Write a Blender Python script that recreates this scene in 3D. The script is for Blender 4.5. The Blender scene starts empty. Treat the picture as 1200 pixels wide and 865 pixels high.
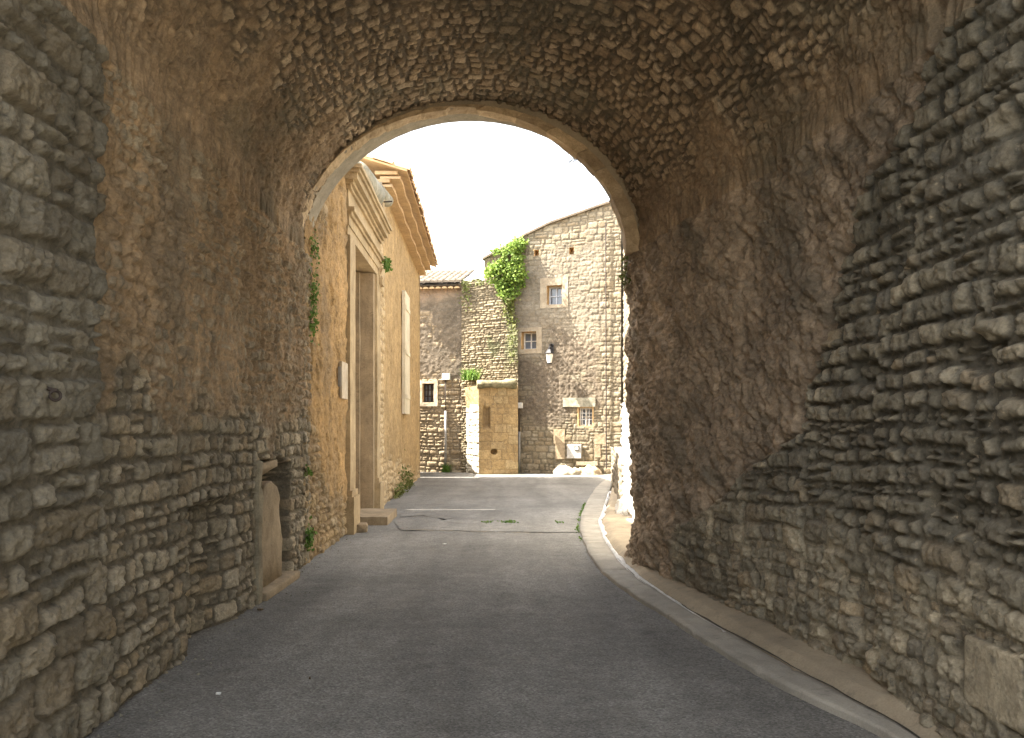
import bpy, bmesh, math, random
import numpy as np
from mathutils import Vector, Matrix

random.seed(11)
RNG = np.random.default_rng(11)
SC = bpy.context.scene
COL = SC.collection
F = 933.0            # focal length of the photograph in its own pixels
CAM_Z = 1.6
HOR = 500.0


def at(u, v, d):
    """a photo pixel at distance d, as a point of the place"""
    return Vector(((u - 600) / F * d, d, CAM_Z + (HOR - v) / F * d))


def ground_at(u, v):
    d = F * CAM_Z / (v - HOR)
    return Vector(((u - 600) / F * d, d, 0))


# ------------------------------------------------------------------ noise
def hash2(ix, iy, seed):
    n = (ix.astype(np.int64) * 374761393 + iy.astype(np.int64) * 668265263 + seed * 1442695041) & 0xFFFFFFFF
    n = ((n ^ (n >> 13)) * 1274126177) & 0xFFFFFFFF
    n = ((n ^ (n >> 16)) * 2246822519) & 0xFFFFFFFF
    return ((n ^ (n >> 15)) & 0xFFFFFF) / float(0x1000000)


def vnoise(x, y, seed=0):
    x = np.asarray(x, float); y = np.asarray(y, float)
    ix = np.floor(x); iy = np.floor(y)
    fx = x - ix; fy = y - iy
    fx = fx * fx * (3 - 2 * fx); fy = fy * fy * (3 - 2 * fy)
    a = hash2(ix, iy, seed); b = hash2(ix + 1, iy, seed)
    c = hash2(ix, iy + 1, seed); d = hash2(ix + 1, iy + 1, seed)
    return ((a * (1 - fx) + b * fx) * (1 - fy) + (c * (1 - fx) + d * fx) * fy) * 2 - 1


def fbm(x, y, seed=0, octv=4, gain=0.5):
    s = 0; a = 1.0; t = 0
    c, sn = math.cos(0.6), math.sin(0.6)
    for o in range(octv):
        s = s + a * vnoise(x, y, seed + o * 17); t += a
        x, y = 2.03 * (c * x - sn * y) + 3.1, 2.03 * (sn * x + c * y) + 1.7
        a *= gain
    return s / t


def sstep(a, b, x):
    t = np.clip((x - a) / (b - a), 0, 1)
    return t * t * (3 - 2 * t)


def mixa(a, b, t):
    return a * (1 - t) + b * t


# ------------------------------------------------------------------ masonry height fields
def courses(U, V, seed, h=(.12, .22), asp=(1.1, 2.6), joint=.016, warp=.035, edge=.035, split=.22, wave=.05, rnd=.36, brk=1.15, vj=1.5):
    """rubble laid in rough courses: relief 0..1, stone mask, a random per stone"""
    rs = np.random.default_rng(seed)
    u = U + warp * .6 * fbm(U * 3.1, V * 3.1, seed + 1, 3) + .012 * fbm(U * 13, V * 13, seed + 8, 2)
    v = V + .010 * fbm(U * 11, V * 13, seed + 9, 2) + warp * .5 * fbm(U * 2.7, V * 4.0, seed + 2, 3) + wave * vnoise(U * .7, V * .25, seed + 3)
    bl = np.floor(u / brk + .35 * vnoise(V * 1.1, V * 0 + 2.2, seed + 12))
    v = v + (h[0] + h[1]) * .5 * (hash2(bl, bl * 0, seed + 13) - .5)
    lo, hi = v.min() - .3, v.max() + .3
    ed = [lo]
    while ed[-1] < hi:
        ed.append(ed[-1] + rs.uniform(*h) * (1.0 if rs.random() > .15 else .6))
    ed = np.array(ed)
    row = np.clip(np.searchsorted(ed, v, side='right') - 1, 0, len(ed) - 2)
    H = np.zeros(U.shape); M = np.zeros(U.shape); R = np.zeros(U.shape)
    ulo, uhi = u.min() - .5, u.max() + .5
    for r in np.unique(row):
        m = row == r
        uu = u[m]; vv = v[m]
        v0, v1 = ed[r], ed[r + 1]
        b = [ulo - rs.uniform(0, .3)]
        while b[-1] < uhi:
            b.append(b[-1] + (v1 - v0) * rs.uniform(*asp) * (1 if rs.random() > .2 else .55))
        b = np.array(b); n = len(b)
        i = np.clip(np.searchsorted(b, uu, side='right') - 1, 0, n - 2)
        rr = rs.random((9, n, 2))
        cut = np.where(rr[0, :, 0] < split, v0 + (v1 - v0) * (.36 + .28 * rr[1, :, 0]), v1 + 9)
        up = (vv > cut[i]).astype(int)
        lo_v = np.where(up == 1, cut[i], v0); hi_v = np.where((up == 0) & (cut[i] < v1), cut[i], v1)
        el = vj * joint * (.3 + 1.2 * rr[2, i, up]); er = vj * joint * (.3 + 1.2 * rr[3, i, up])
        eb = joint * (.3 + 1.1 * rr[4, i, up]); et = joint * (.3 + 1.1 * rr[5, i, up])
        x0 = b[i] + el; x1 = b[i + 1] - er; y0 = lo_v + eb; y1 = hi_v - et
        hx = np.maximum((x1 - x0) / 2, .01); hy = np.maximum((y1 - y0) / 2, .01)
        rad = np.minimum(hx, hy) * rnd * (.7 + .8 * rr[6, i, up])
        rad = np.minimum(rad, np.minimum(hx, hy))
        qx = np.abs(uu - (x0 + x1) / 2) - hx + rad; qy = np.abs(vv - (y0 + y1) / 2) - hy + rad
        sd = np.hypot(np.maximum(qx, 0), np.maximum(qy, 0)) + np.minimum(np.maximum(qx, qy), 0) - rad
        d = -sd + .012 * fbm(uu * 21, vv * 21, seed + 5, 3)
        pr = .80 * sstep(-.003, edge * .55, d) + .20 * sstep(0, .075, d)
        amp = .52 + .62 * rr[7, i, up]
        tilt = (rr[8, i, up] - .5) * .9 * (vv - (y0 + y1) / 2) / np.maximum(hy, .04) * .34 \
            + (rr[6, i, up] - .5) * .5 * (uu - (x0 + x1) / 2) / np.maximum(hx, .06) * .5
        H[m] = pr * (amp + tilt)
        M[m] = sstep(.0, .012, d)
        R[m] = rr[1, i, up]
    return H, M, R


def cells(U, V, seed, sx=.16, sy=.12, jit=.8, edge=.03, warp=.03):
    """random rubble without courses"""
    u = (U + warp * fbm(U * 5, V * 5, seed + 1, 2)) / sx
    v = (V + warp * fbm(U * 5, V * 5, seed + 2, 2)) / sy
    iu = np.floor(u); iv = np.floor(v)
    f1 = np.full(U.shape, 9.0); f2 = np.full(U.shape, 9.0); rid = np.zeros(U.shape)
    for dj in (-2, -1, 0, 1, 2):
        for di in (-2, -1, 0, 1, 2):
            cx = iu + di; cy = iv + dj
            px = cx + .5 + jit * (hash2(cx, cy, seed + 3) - .5) + .5 * (np.mod(cy, 2))
            py = cy + .5 + jit * (hash2(cx, cy, seed + 4) - .5)
            w = .25 * (hash2(cx, cy, seed + 6) - .5)
            d = np.hypot(px - u, py - v) - w
            n1 = d < f1
            f2 = np.where(n1, f1, np.minimum(f2, d))
            rid = np.where(n1, hash2(cx, cy, seed + 5), rid)
            f1 = np.where(n1, d, f1)
    d = (f2 - f1) * .5 * min(sx, sy)
    H = sstep(.004, edge, d) * (.55 + .6 * rid)
    return H, sstep(.003, .012, d), np.mod(rid * 7.31, 1.0)


def facets(U, V, seed, size=.06):
    """broken flat chips: every cell is a small tilted plane"""
    u = (U + .25 * size * vnoise(U / size * 1.7, V / size * 1.7, seed)) / size
    v = (V + .25 * size * vnoise(U / size * 1.9, V / size * 1.5, seed + 1)) / size
    iu = np.floor(u); iv = np.floor(v)
    f1 = np.full(U.shape, 9.0); h = np.zeros(U.shape)
    for dj in (-1, 0, 1):
        for di in (-1, 0, 1):
            cx = iu + di; cy = iv + dj
            px = cx + .5 + .9 * (hash2(cx, cy, seed + 3) - .5); py = cy + .5 + .9 * (hash2(cx, cy, seed + 4) - .5)
            d = (px - u) ** 2 + (py - v) ** 2
            n1 = d < f1
            hh = (hash2(cx, cy, seed + 5) - .5) * 1.1 + (u - px) * (hash2(cx, cy, seed + 6) - .5) * 1.6 + (v - py) * (hash2(cx, cy, seed + 7) - .5) * 1.6
            h = np.where(n1, hh, h); f1 = np.where(n1, d, f1)
    return h


# ------------------------------------------------------------------ mesh helpers
def link(name, me, mat=None, parent=None):
    o = bpy.data.objects.new(name, me)
    COL.objects.link(o)
    if mat is not None:
        me.materials.append(mat)
    if parent is not None:
        o.parent = parent
    return o


def tag(o, label=None, cat=None, group=None, kind=None):
    if label: o['label'] = label
    if cat: o['category'] = cat
    if group: o['group'] = group
    if kind: o['kind'] = kind
    return o


def empty(name, loc, label, cat, group=None):
    o = bpy.data.objects.new(name, None)
    COL.objects.link(o)
    o.location = loc
    o.empty_display_size = .2
    bpy.context.view_layer.update()
    return tag(o, label, cat, group)


def put(o, parent):
    """child keeps its place in the world"""
    o.parent = parent
    o.matrix_parent_inverse = Matrix.Translation(parent.location).inverted()
    return o


def grid_mesh(name, P, A, mat, parent=None, keep=None, smooth=True, flip=False):
    m, n = P.shape[:2]
    idx = np.arange(m * n).reshape(m, n)
    q = np.stack([idx[:-1, :-1], idx[1:, :-1], idx[1:, 1:], idx[:-1, 1:]], -1)
    if flip: q = q[..., ::-1]
    q = q.reshape(-1, 4)
    if keep is not None:
        q = q[keep.reshape(-1)]
    used = np.unique(q)
    rem = np.full(m * n, -1, np.int64); rem[used] = np.arange(len(used))
    q = rem[q]
    co = P.reshape(-1, 3)[used].astype(np.float32)
    me = bpy.data.meshes.new(name)
    me.vertices.add(len(co)); me.vertices.foreach_set('co', co.ravel())
    nf = len(q)
    me.loops.add(nf * 4); me.loops.foreach_set('vertex_index', q.ravel().astype(np.int32))
    me.polygons.add(nf)
    me.polygons.foreach_set('loop_start', np.arange(0, nf * 4, 4, dtype=np.int32))
    me.update(calc_edges=True)
    me.validate()
    me.polygons.foreach_set('use_smooth', np.full(len(me.polygons), smooth))
    if A is not None:
        at_ = me.attributes.new('Col', 'FLOAT_COLOR', 'POINT')
        at_.data.foreach_set('color', A.reshape(-1, 4)[used].astype(np.float32).ravel())
    o = link(name, me, mat)
    if parent is not None: put(o, parent)
    return o


def normals(P):
    a = np.gradient(P, axis=0); b = np.gradient(P, axis=1)
    n = np.cross(a, b)
    return n / np.maximum(np.linalg.norm(n, axis=-1, keepdims=True), 1e-9)


def pack(R, M, B, A):
    return np.stack(np.broadcast_arrays(R, M, B, A), -1).astype(float)


class MB:
    """collects shapes into one mesh"""
    def __init__(s):
        s.bm = bmesh.new()

    def box(s, c, size, rz=0, M=None, bevel=0, jit=0):
        mat = (M or Matrix()) @ Matrix.Translation(c) @ Matrix.Rotation(rz, 4, 'Z') @ Matrix.Diagonal((size[0], size[1], size[2], 1))
        r = bmesh.ops.create_cube(s.bm, size=1, matrix=mat)
        if bevel:
            es = list({e for v in r['verts'] for e in v.link_edges})
            bmesh.ops.bevel(s.bm, geom=es, offset=bevel, segments=2, affect='EDGES', profile=.6)
        return s

    def hexa(s, pts):
        """eight corners: four below, four above"""
        v = [s.bm.verts.new(p) for p in pts]
        for f in ((3, 2, 1, 0), (4, 5, 6, 7), (0, 1, 5, 4), (1, 2, 6, 5), (2, 3, 7, 6), (3, 0, 4, 7)):
            s.bm.faces.new([v[i] for i in f])
        return s

    def tube(s, pts, r, n=8, cap=True):
        pts = [Vector(p) for p in pts]
        rs = r if isinstance(r, (list, tuple)) else [r] * len(pts)
        rings = []
        for i, p in enumerate(pts):
            t = (pts[min(i + 1, len(pts) - 1)] - pts[max(i - 1, 0)]).normalized()
            a = t.cross(Vector((0, 0, 1)))
            if a.length < .05: a = t.cross(Vector((1, 0, 0)))
            a.normalize(); b = t.cross(a)
            rings.append([s.bm.verts.new(p + (a * math.cos(k * 2 * math.pi / n) + b * math.sin(k * 2 * math.pi / n)) * rs[i]) for k in range(n)])
        for i in range(len(rings) - 1):
            for k in range(n):
                s.bm.faces.new((rings[i][k], rings[i][(k + 1) % n], rings[i + 1][(k + 1) % n], rings[i + 1][k]))
        if cap:
            s.bm.faces.new(rings[0][::-1]); s.bm.faces.new(rings[-1])
        return s

    def prism(s, poly, axis_vec):
        a = [s.bm.verts.new(p) for p in poly]
        b = [s.bm.verts.new(Vector(p) + Vector(axis_vec)) for p in poly]
        s.bm.faces.new(a[::-1]); s.bm.faces.new(b)
        n = len(a)
        for i in range(n):
            s.bm.faces.new((a[i], a[(i + 1) % n], b[(i + 1) % n], b[i]))
        return s

    def rough(s, size, amp, seed=0, cut=None):
        """break up the flat faces of worn stone"""
        if cut:
            bmesh.ops.subdivide_edges(s.bm, edges=s.bm.edges[:], cuts=cut, use_grid_fill=True)
        s.bm.normal_update()
        co = np.array([v.co[:] for v in s.bm.verts])
        n = fbm(co[:, 0] / size + co[:, 2] * .7 / size, co[:, 1] / size - co[:, 2] * .6 / size, seed, 3)
        for v, k in zip(s.bm.verts, n):
            v.co += v.normal * float(k) * amp
        return s

    def build(s, name, mat, parent=None, smooth=False):
        bmesh.ops.recalc_face_normals(s.bm, faces=s.bm.faces[:])
        me = bpy.data.meshes.new(name)
        s.bm.to_mesh(me); s.bm.free()
        if smooth:
            me.polygons.foreach_set('use_smooth', np.full(len(me.polygons), True))
        o = link(name, me, mat)
        if parent is not None: put(o, parent)
        return o


# ------------------------------------------------------------------ materials
def nt(name):
    m = bpy.data.materials.new(name); m.use_nodes = True
    t = m.node_tree
    b = t.nodes['Principled BSDF']
    b.inputs['Roughness'].default_value = .92
    b.inputs['Specular IOR Level'].default_value = .25
    return m, t, b


def node(t, typ, **kw):
    n = t.nodes.new(typ)
    for k, v in kw.items():
        if hasattr(n, k) and k not in n.inputs: setattr(n, k, v)
        else: n.inputs[k].default_value = v
    return n


def rgba(c):
    return (c[0], c[1], c[2], 1)


def noise_n(t, scale, detail=6, rough=.6, co=None, dist=0):
    n = node(t, 'ShaderNodeTexNoise', Scale=scale, Detail=detail, Roughness=rough, Distortion=dist)
    if co is not None: t.links.new(co, n.inputs['Vector'])
    return n.outputs['Fac']


def ramp(t, fac, stops, interp='LINEAR'):
    r = t.nodes.new('ShaderNodeValToRGB')
    cr = r.color_ramp; cr.interpolation = interp
    while len(cr.elements) < len(stops): cr.elements.new(.5)
    for e, (p, c) in zip(cr.elements, stops):
        e.position = p; e.color = rgba(c) if hasattr(c, '__len__') else (c, c, c, 1)
    t.links.new(fac, r.inputs['Fac'])
    return r.outputs['Color']


def mixc(t, fac, a, b, mode='MIX'):
    n = t.nodes.new('ShaderNodeMix'); n.data_type = 'RGBA'; n.blend_type = mode
    for sock, val in ((n.inputs[0], fac), (n.inputs[6], a), (n.inputs[7], b)):
        if hasattr(val, 'links'): t.links.new(val, sock)
        elif hasattr(val, '__len__'): sock.default_value = rgba(val)
        else: sock.default_value = val
    return n.outputs[2]


def math_n(t, op, a, b):
    n = t.nodes.new('ShaderNodeMath'); n.operation = op
    for s, v in ((n.inputs[0], a), (n.inputs[1], b)):
        if hasattr(v, 'links'): t.links.new(v, s)
        else: s.default_value = v
    return n.outputs[0]


def bump(t, b, h, dist, strength=1.0, prev=None):
    n = node(t, 'ShaderNodeBump', Strength=strength, Distance=dist)
    t.links.new(h, n.inputs['Height'])
    if prev is not None: t.links.new(prev, n.inputs['Normal'])
    t.links.new(n.outputs['Normal'], b.inputs['Normal'])
    return n.outputs['Normal']


def wall_mat(name, stones, mortar, plaster, plaster2, other=(.3, .3, .28), other2=None, fine=1.0, bumpd=.012, stain=(.62, 1.12), grain=55, lich=.11, pscale=3.2):
    """stones by their own random, mortar in the joints, render where the mask says"""
    m, t, b = nt(name)
    tc = t.nodes.new('ShaderNodeTexCoord').outputs['Object']
    a = node(t, 'ShaderNodeAttribute', attribute_name='Col')
    sep = t.nodes.new('ShaderNodeSeparateColor'); t.links.new(a.outputs['Color'], sep.inputs[0])
    R, G, B = sep.outputs
    n1 = noise_n(t, 9 * fine, 8, .68, tc)
    n2 = noise_n(t, 1.1 * fine, 5, .6, tc)
    n3 = noise_n(t, grain * fine, 4, .7, tc)
    st = ramp(t, R, [(i / max(1, len(stones) - 1), c) for i, c in enumerate(stones)])
    st = mixc(t, 1.0, st, ramp(t, n1, [(.30, .68), (.5, 1.0), (.70, 1.28)]), 'MULTIPLY')
    mo = mixc(t, ramp(t, n1, [(.35, 0), (.65, 1)]), mortar, tuple(c * .62 for c in mortar))
    c = mixc(t, G, mo, st)
    pl = mixc(t, ramp(t, noise_n(t, pscale * fine, 9, .72, tc, .4), [(.38, 0), (.62, 1)]), plaster, plaster2)
    pl = mixc(t, 1.0, pl, ramp(t, n1, [(.3, .74), (.7, 1.2)]), 'MULTIPLY')
    c = mixc(t, B, c, pl)
    ot = mixc(t, ramp(t, n1, [(.36, 0), (.62, 1)]), other, other2 or tuple(k * .6 for k in other))
    c = mixc(t, math_n(t, 'MULTIPLY', a.outputs['Alpha'], .8), c, ot)
    c = mixc(t, 1.0, c, ramp(t, n2, [(.3, stain[0]), (.72, stain[1])]), 'MULTIPLY')
    li = noise_n(t, 15 * fine, 7, .75, tc, .6)
    c = mixc(t, math_n(t, 'MULTIPLY', ramp(t, li, [(.53, 0), (.66, .62)]), math_n(t, 'SUBTRACT', 1.0, math_n(t, 'MULTIPLY', B, .6))), c, tuple(lich * k for k in (1.0, .97, .85)))
    c = mixc(t, ramp(t, noise_n(t, 23 * fine, 6, .7, tc), [(.60, 0), (.74, .4)]), c, tuple(min(.8, k * 1.5) for k in stones[-1]))
    c = mixc(t, 1.0, c, ramp(t, n3, [(.3, .78), (.7, 1.18)]), 'MULTIPLY')
    t.links.new(c, b.inputs['Base Color'])
    p = bump(t, b, n1, bumpd * 2.6, 1.0)
    p = bump(t, b, li, bumpd * 1.5, .9, p)
    bump(t, b, n3, bumpd * .45, .8, p)
    return m


def plain_stone(name, c1, c2, scale=6, bumpd=.006, rough=.9, grain=60):
    m, t, b = nt(name)
    tc = t.nodes.new('ShaderNodeTexCoord').outputs['Object']
    n1 = noise_n(t, scale, 8, .68, tc, .3); n3 = noise_n(t, grain, 4, .7, tc)
    c = mixc(t, ramp(t, n1, [(.38, 0), (.62, 1)]), c1, c2)
    c = mixc(t, ramp(t, noise_n(t, scale * 2.7, 7, .75, tc, .8), [(.56, 0), (.70, .55)]), c, tuple(k * .42 for k in c2))
    c = mixc(t, 1.0, c, ramp(t, noise_n(t, scale * .23, 4, .6, tc), [(.3, .75), (.7, 1.1)]), 'MULTIPLY')
    c = mixc(t, 1.0, c, ramp(t, n3, [(.3, .84), (.7, 1.12)]), 'MULTIPLY')
    t.links.new(c, b.inputs['Base Color'])
    b.inputs['Roughness'].default_value = rough
    p = bump(t, b, n1, bumpd * 2, .8)
    bump(t, b, n3, bumpd * .6, .8, p)
    return m


def simple(name, c, rough=.5, metal=0.0, spec=.5):
    m, t, b = nt(name)
    tc = t.nodes.new('ShaderNodeTexCoord').outputs['Object']
    n1 = noise_n(t, 14, 5, .6, tc)
    cc = mixc(t, 1.0, c, ramp(t, n1, [(.3, .8), (.7, 1.15)]), 'MULTIPLY')
    t.links.new(cc, b.inputs['Base Color'])
    b.inputs['Roughness'].default_value = rough
    b.inputs['Metallic'].default_value = metal
    b.inputs['Specular IOR Level'].default_value = spec
    return m


def leaf_mat(name, c1, c2, trans=.35):
    m, t, b = nt(name)
    tc = t.nodes.new('ShaderNodeTexCoord').outputs['Object']
    n1 = noise_n(t, 7, 4, .6, tc)
    c = mixc(t, ramp(t, n1, [(.32, 0), (.68, 1)]), c1, c2)
    t.links.new(c, b.inputs['Base Color'])
    b.inputs['Roughness'].default_value = .6
    tr = t.nodes.new('ShaderNodeBsdfTranslucent'); t.links.new(c, tr.inputs['Color'])
    ms = node(t, 'ShaderNodeMixShader', Fac=trans)
    out = t.nodes['Material Output']
    t.links.new(b.outputs[0], ms.inputs[1]); t.links.new(tr.outputs[0], ms.inputs[2])
    t.links.new(ms.outputs[0], out.inputs['Surface'])
    return m


MAT = {}
MAT['passage'] = wall_mat('passage_masonry',
    [(.25, .215, .155), (.39, .335, .24), (.48, .415, .30), (.32, .28, .21), (.56, .485, .36), (.43, .34, .22), (.29, .235, .16)],
    (.235, .20, .145), (.58, .405, .24), (.37, .27, .17), other=(.27, .25, .20), other2=(.14, .13, .105), pscale=5)
MAT['vault'] = wall_mat('vault_rubble',
    [(.33, .245, .155), (.52, .395, .25), (.62, .48, .325), (.40, .295, .19), (.67, .54, .38), (.30, .22, .14)],
    (.235, .185, .13), (.50, .36, .225), (.30, .225, .15), other=(.25, .23, .165), pscale=5)
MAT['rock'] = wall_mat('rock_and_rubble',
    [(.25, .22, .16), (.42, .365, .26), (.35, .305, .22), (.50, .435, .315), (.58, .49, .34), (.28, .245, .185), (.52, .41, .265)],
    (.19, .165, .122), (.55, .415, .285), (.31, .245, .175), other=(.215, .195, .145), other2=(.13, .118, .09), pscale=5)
MAT['court'] = wall_mat('ochre_rough_wall',
    [(.40, .285, .155), (.48, .36, .20), (.35, .25, .14), (.50, .40, .26)],
    (.36, .25, .135), (.58, .37, .165), (.40, .265, .125), bumpd=.015, stain=(.68, 1.1), other=(.34, .26, .165), other2=(.22, .17, .11), pscale=5)
MAT['gold'] = wall_mat('golden_render',
    [(.60, .46, .27), (.66, .50, .30), (.55, .40, .22)], (.5, .37, .2),
    (.56, .395, .20), (.43, .30, .15), stain=(.74, 1.08), bumpd=.012, grain=30)
MAT['far'] = wall_mat('far_rubble',
    [(.25, .21, .145), (.31, .265, .185), (.22, .18, .12), (.28, .22, .14), (.35, .305, .225)],
    (.205, .172, .12), (.215, .172, .125), (.125, .102, .074), other=(.265, .23, .175), other2=(.20, .168, .124), stain=(.74, 1.1), fine=.8, pscale=8)
MAT['dry'] = wall_mat('dry_stone',
    [(.37, .30, .19), (.45, .375, .25), (.31, .255, .17), (.40, .315, .19)],
    (.20, .16, .10), (.30, .27, .14), (.2, .2, .1), other=(.23, .26, .13), other2=(.15, .17, .08))
MAT['ashlar'] = wall_mat('ochre_ashlar',
    [(.42, .295, .145), (.48, .345, .175), (.37, .255, .125), (.50, .38, .21)],
    (.40, .285, .145), (.5, .36, .17), (.4, .28, .13), other=(.3, .2, .1), stain=(.72, 1.1))
MAT['sunny'] = wall_mat('pale_boundary_stone', [(.58, .54, .46), (.66, .62, .54), (.52, .48, .40)], (.5, .46, .38), (.6, .56, .48), (.5, .46, .4), other=(.80, .77, .70), other2=(.72, .68, .61), stain=(.85, 1.05))  # pale tone raised so the wall bounces more sun
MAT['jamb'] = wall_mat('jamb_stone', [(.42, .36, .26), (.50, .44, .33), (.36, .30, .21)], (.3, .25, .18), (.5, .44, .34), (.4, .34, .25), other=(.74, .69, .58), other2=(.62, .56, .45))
MAT['ring'] = plain_stone('dressed_limestone', (.60, .475, .32), (.42, .32, .205), 7, .012)
_t = MAT['ring'].node_tree; _b = _t.nodes['Principled BSDF']
_l = _b.inputs['Base Color'].links[0]; _src = _l.from_socket
_oi = _t.nodes.new('ShaderNodeObjectInfo')
_t.links.new(mixc(_t, 1.0, _src, ramp(_t, _oi.outputs['Random'], [(0, (.80, .77, .73)), (.5, (1.0, .98, .95)), (1, (1.18, 1.15, 1.08))]), 'MULTIPLY'), _b.inputs['Base Color'])
MAT['portal'] = plain_stone('portal_limestone', (.50, .38, .225), (.36, .27, .155), 4, .012)
MAT['reveal'] = plain_stone('shaded_reveal', (.40, .30, .185), (.27, .205, .13), 3, .01)  # portal stone darkened to stand for shade in the door recess
MAT['greystone'] = plain_stone('lichen_limestone', (.40, .37, .29), (.24, .23, .17), 7, .008)
MAT['mossstone'] = plain_stone('mossy_limestone', (.30, .26, .16), (.15, .14, .08), 7, .01)
MAT['palestone'] = plain_stone('pale_limestone', (.40, .35, .265), (.29, .25, .18), 6, .006)
MAT['slabstone'] = plain_stone('slab_limestone', (.40, .315, .21), (.29, .225, .145), 5, .012)
MAT['poststone'] = plain_stone('post_limestone', (.34, .295, .21), (.23, .20, .14), 7, .012)
MAT['worn_plaster'] = plain_stone('worn_plaster', (.40, .335, .24), (.31, .25, .175), 5, .006)
MAT['limewash'] = plain_stone('limewash_surround', (.66, .57, .43), (.56, .46, .32), 4, .004)
MAT['orange_reveal'] = plain_stone('bounce_tinted_reveal', (.60, .42, .22), (.5, .34, .17), 5, .004)  # orange of bounced light put into the reveal colour
MAT['white_render'] = plain_stone('white_sunny_render', (.74, .70, .62), (.64, .59, .5), 4, .006)
MAT['kerb'] = plain_stone('kerb_limestone', (.40, .37, .31), (.31, .285, .24), 3, .004, .85, 90)
MAT['verge'] = plain_stone('sandy_concrete', (.40, .33, .23), (.30, .25, .18), 2.2, .006, .95, 70)
MAT['gutter'] = plain_stone('pale_mortar_line', (.74, .73, .70), (.58, .57, .54), 9, .004)
MAT['earth'] = plain_stone('dry_earth', (.34, .27, .18), (.26, .21, .14), .8, .02)
MAT['dirt'] = plain_stone('joint_dirt', (.085, .075, .055), (.05, .045, .035), 12, .006)
MAT['tile'] = plain_stone('clay_tile', (.60, .42, .23), (.50, .34, .18), 8, .004)
MAT['tile_edge'] = plain_stone('clay_tile_end', (.60, .42, .24), (.46, .30, .16), 12, .004)
MAT['greytile'] = plain_stone('lichen_tile', (.19, .155, .115), (.135, .108, .08), 9, .006)
MAT['white_paint'] = simple('white_paint', (.76, .75, .71), .5)
MAT['blue_frame'] = simple('pale_blue_paint', (.62, .68, .76), .45)
MAT['black_iron'] = simple('black_iron', (.025, .025, .028), .45, .3)
MAT['rust'] = simple('rusted_iron', (.06, .045, .038), .8, .3)
MAT['zinc'] = simple('zinc_pipe', (.30, .29, .275), .5, .3)
MAT['greybox'] = simple('grey_plastic', (.40, .39, .37), .55)
MAT['milk'] = simple('milk_glass', (.82, .80, .74), .25)
MAT['bar'] = simple('pale_bar', (.62, .63, .64), .4, .2)
MAT['dark'] = simple('dark_void', (.03, .025, .02), .95, 0, .1)
MAT['shutter'] = plain_stone('cream_shutter', (.78, .70, .54), (.68, .60, .44), 4, .003)
MAT['plaque'] = plain_stone('worn_plaque', (.58, .50, .38), (.5, .4, .28), 8, .002)
MAT['ivy'] = leaf_mat('ivy_leaf', (.065, .14, .02), (.25, .33, .06), .35)
MAT['moss'] = leaf_mat('moss_leaf', (.09, .12, .025), (.17, .17, .05), .25)
MAT['weed'] = leaf_mat('weed_leaf', (.08, .17, .03), (.17, .26, .05), .35)
MAT['stem'] = simple('woody_stem', (.12, .085, .05), .9)


def glass():
    m, t, b = nt('window_glass')
    tc = t.nodes.new('ShaderNodeTexCoord').outputs['Object']
    n1 = noise_n(t, 3, 2, .5, tc)
    c = mixc(t, n1, (.10, .12, .15), (.20, .24, .30))
    t.links.new(c, b.inputs['Base Color'])
    b.inputs['Roughness'].default_value = .08
    b.inputs['Specular IOR Level'].default_value = .9
    return m


MAT['glass'] = glass()


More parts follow.
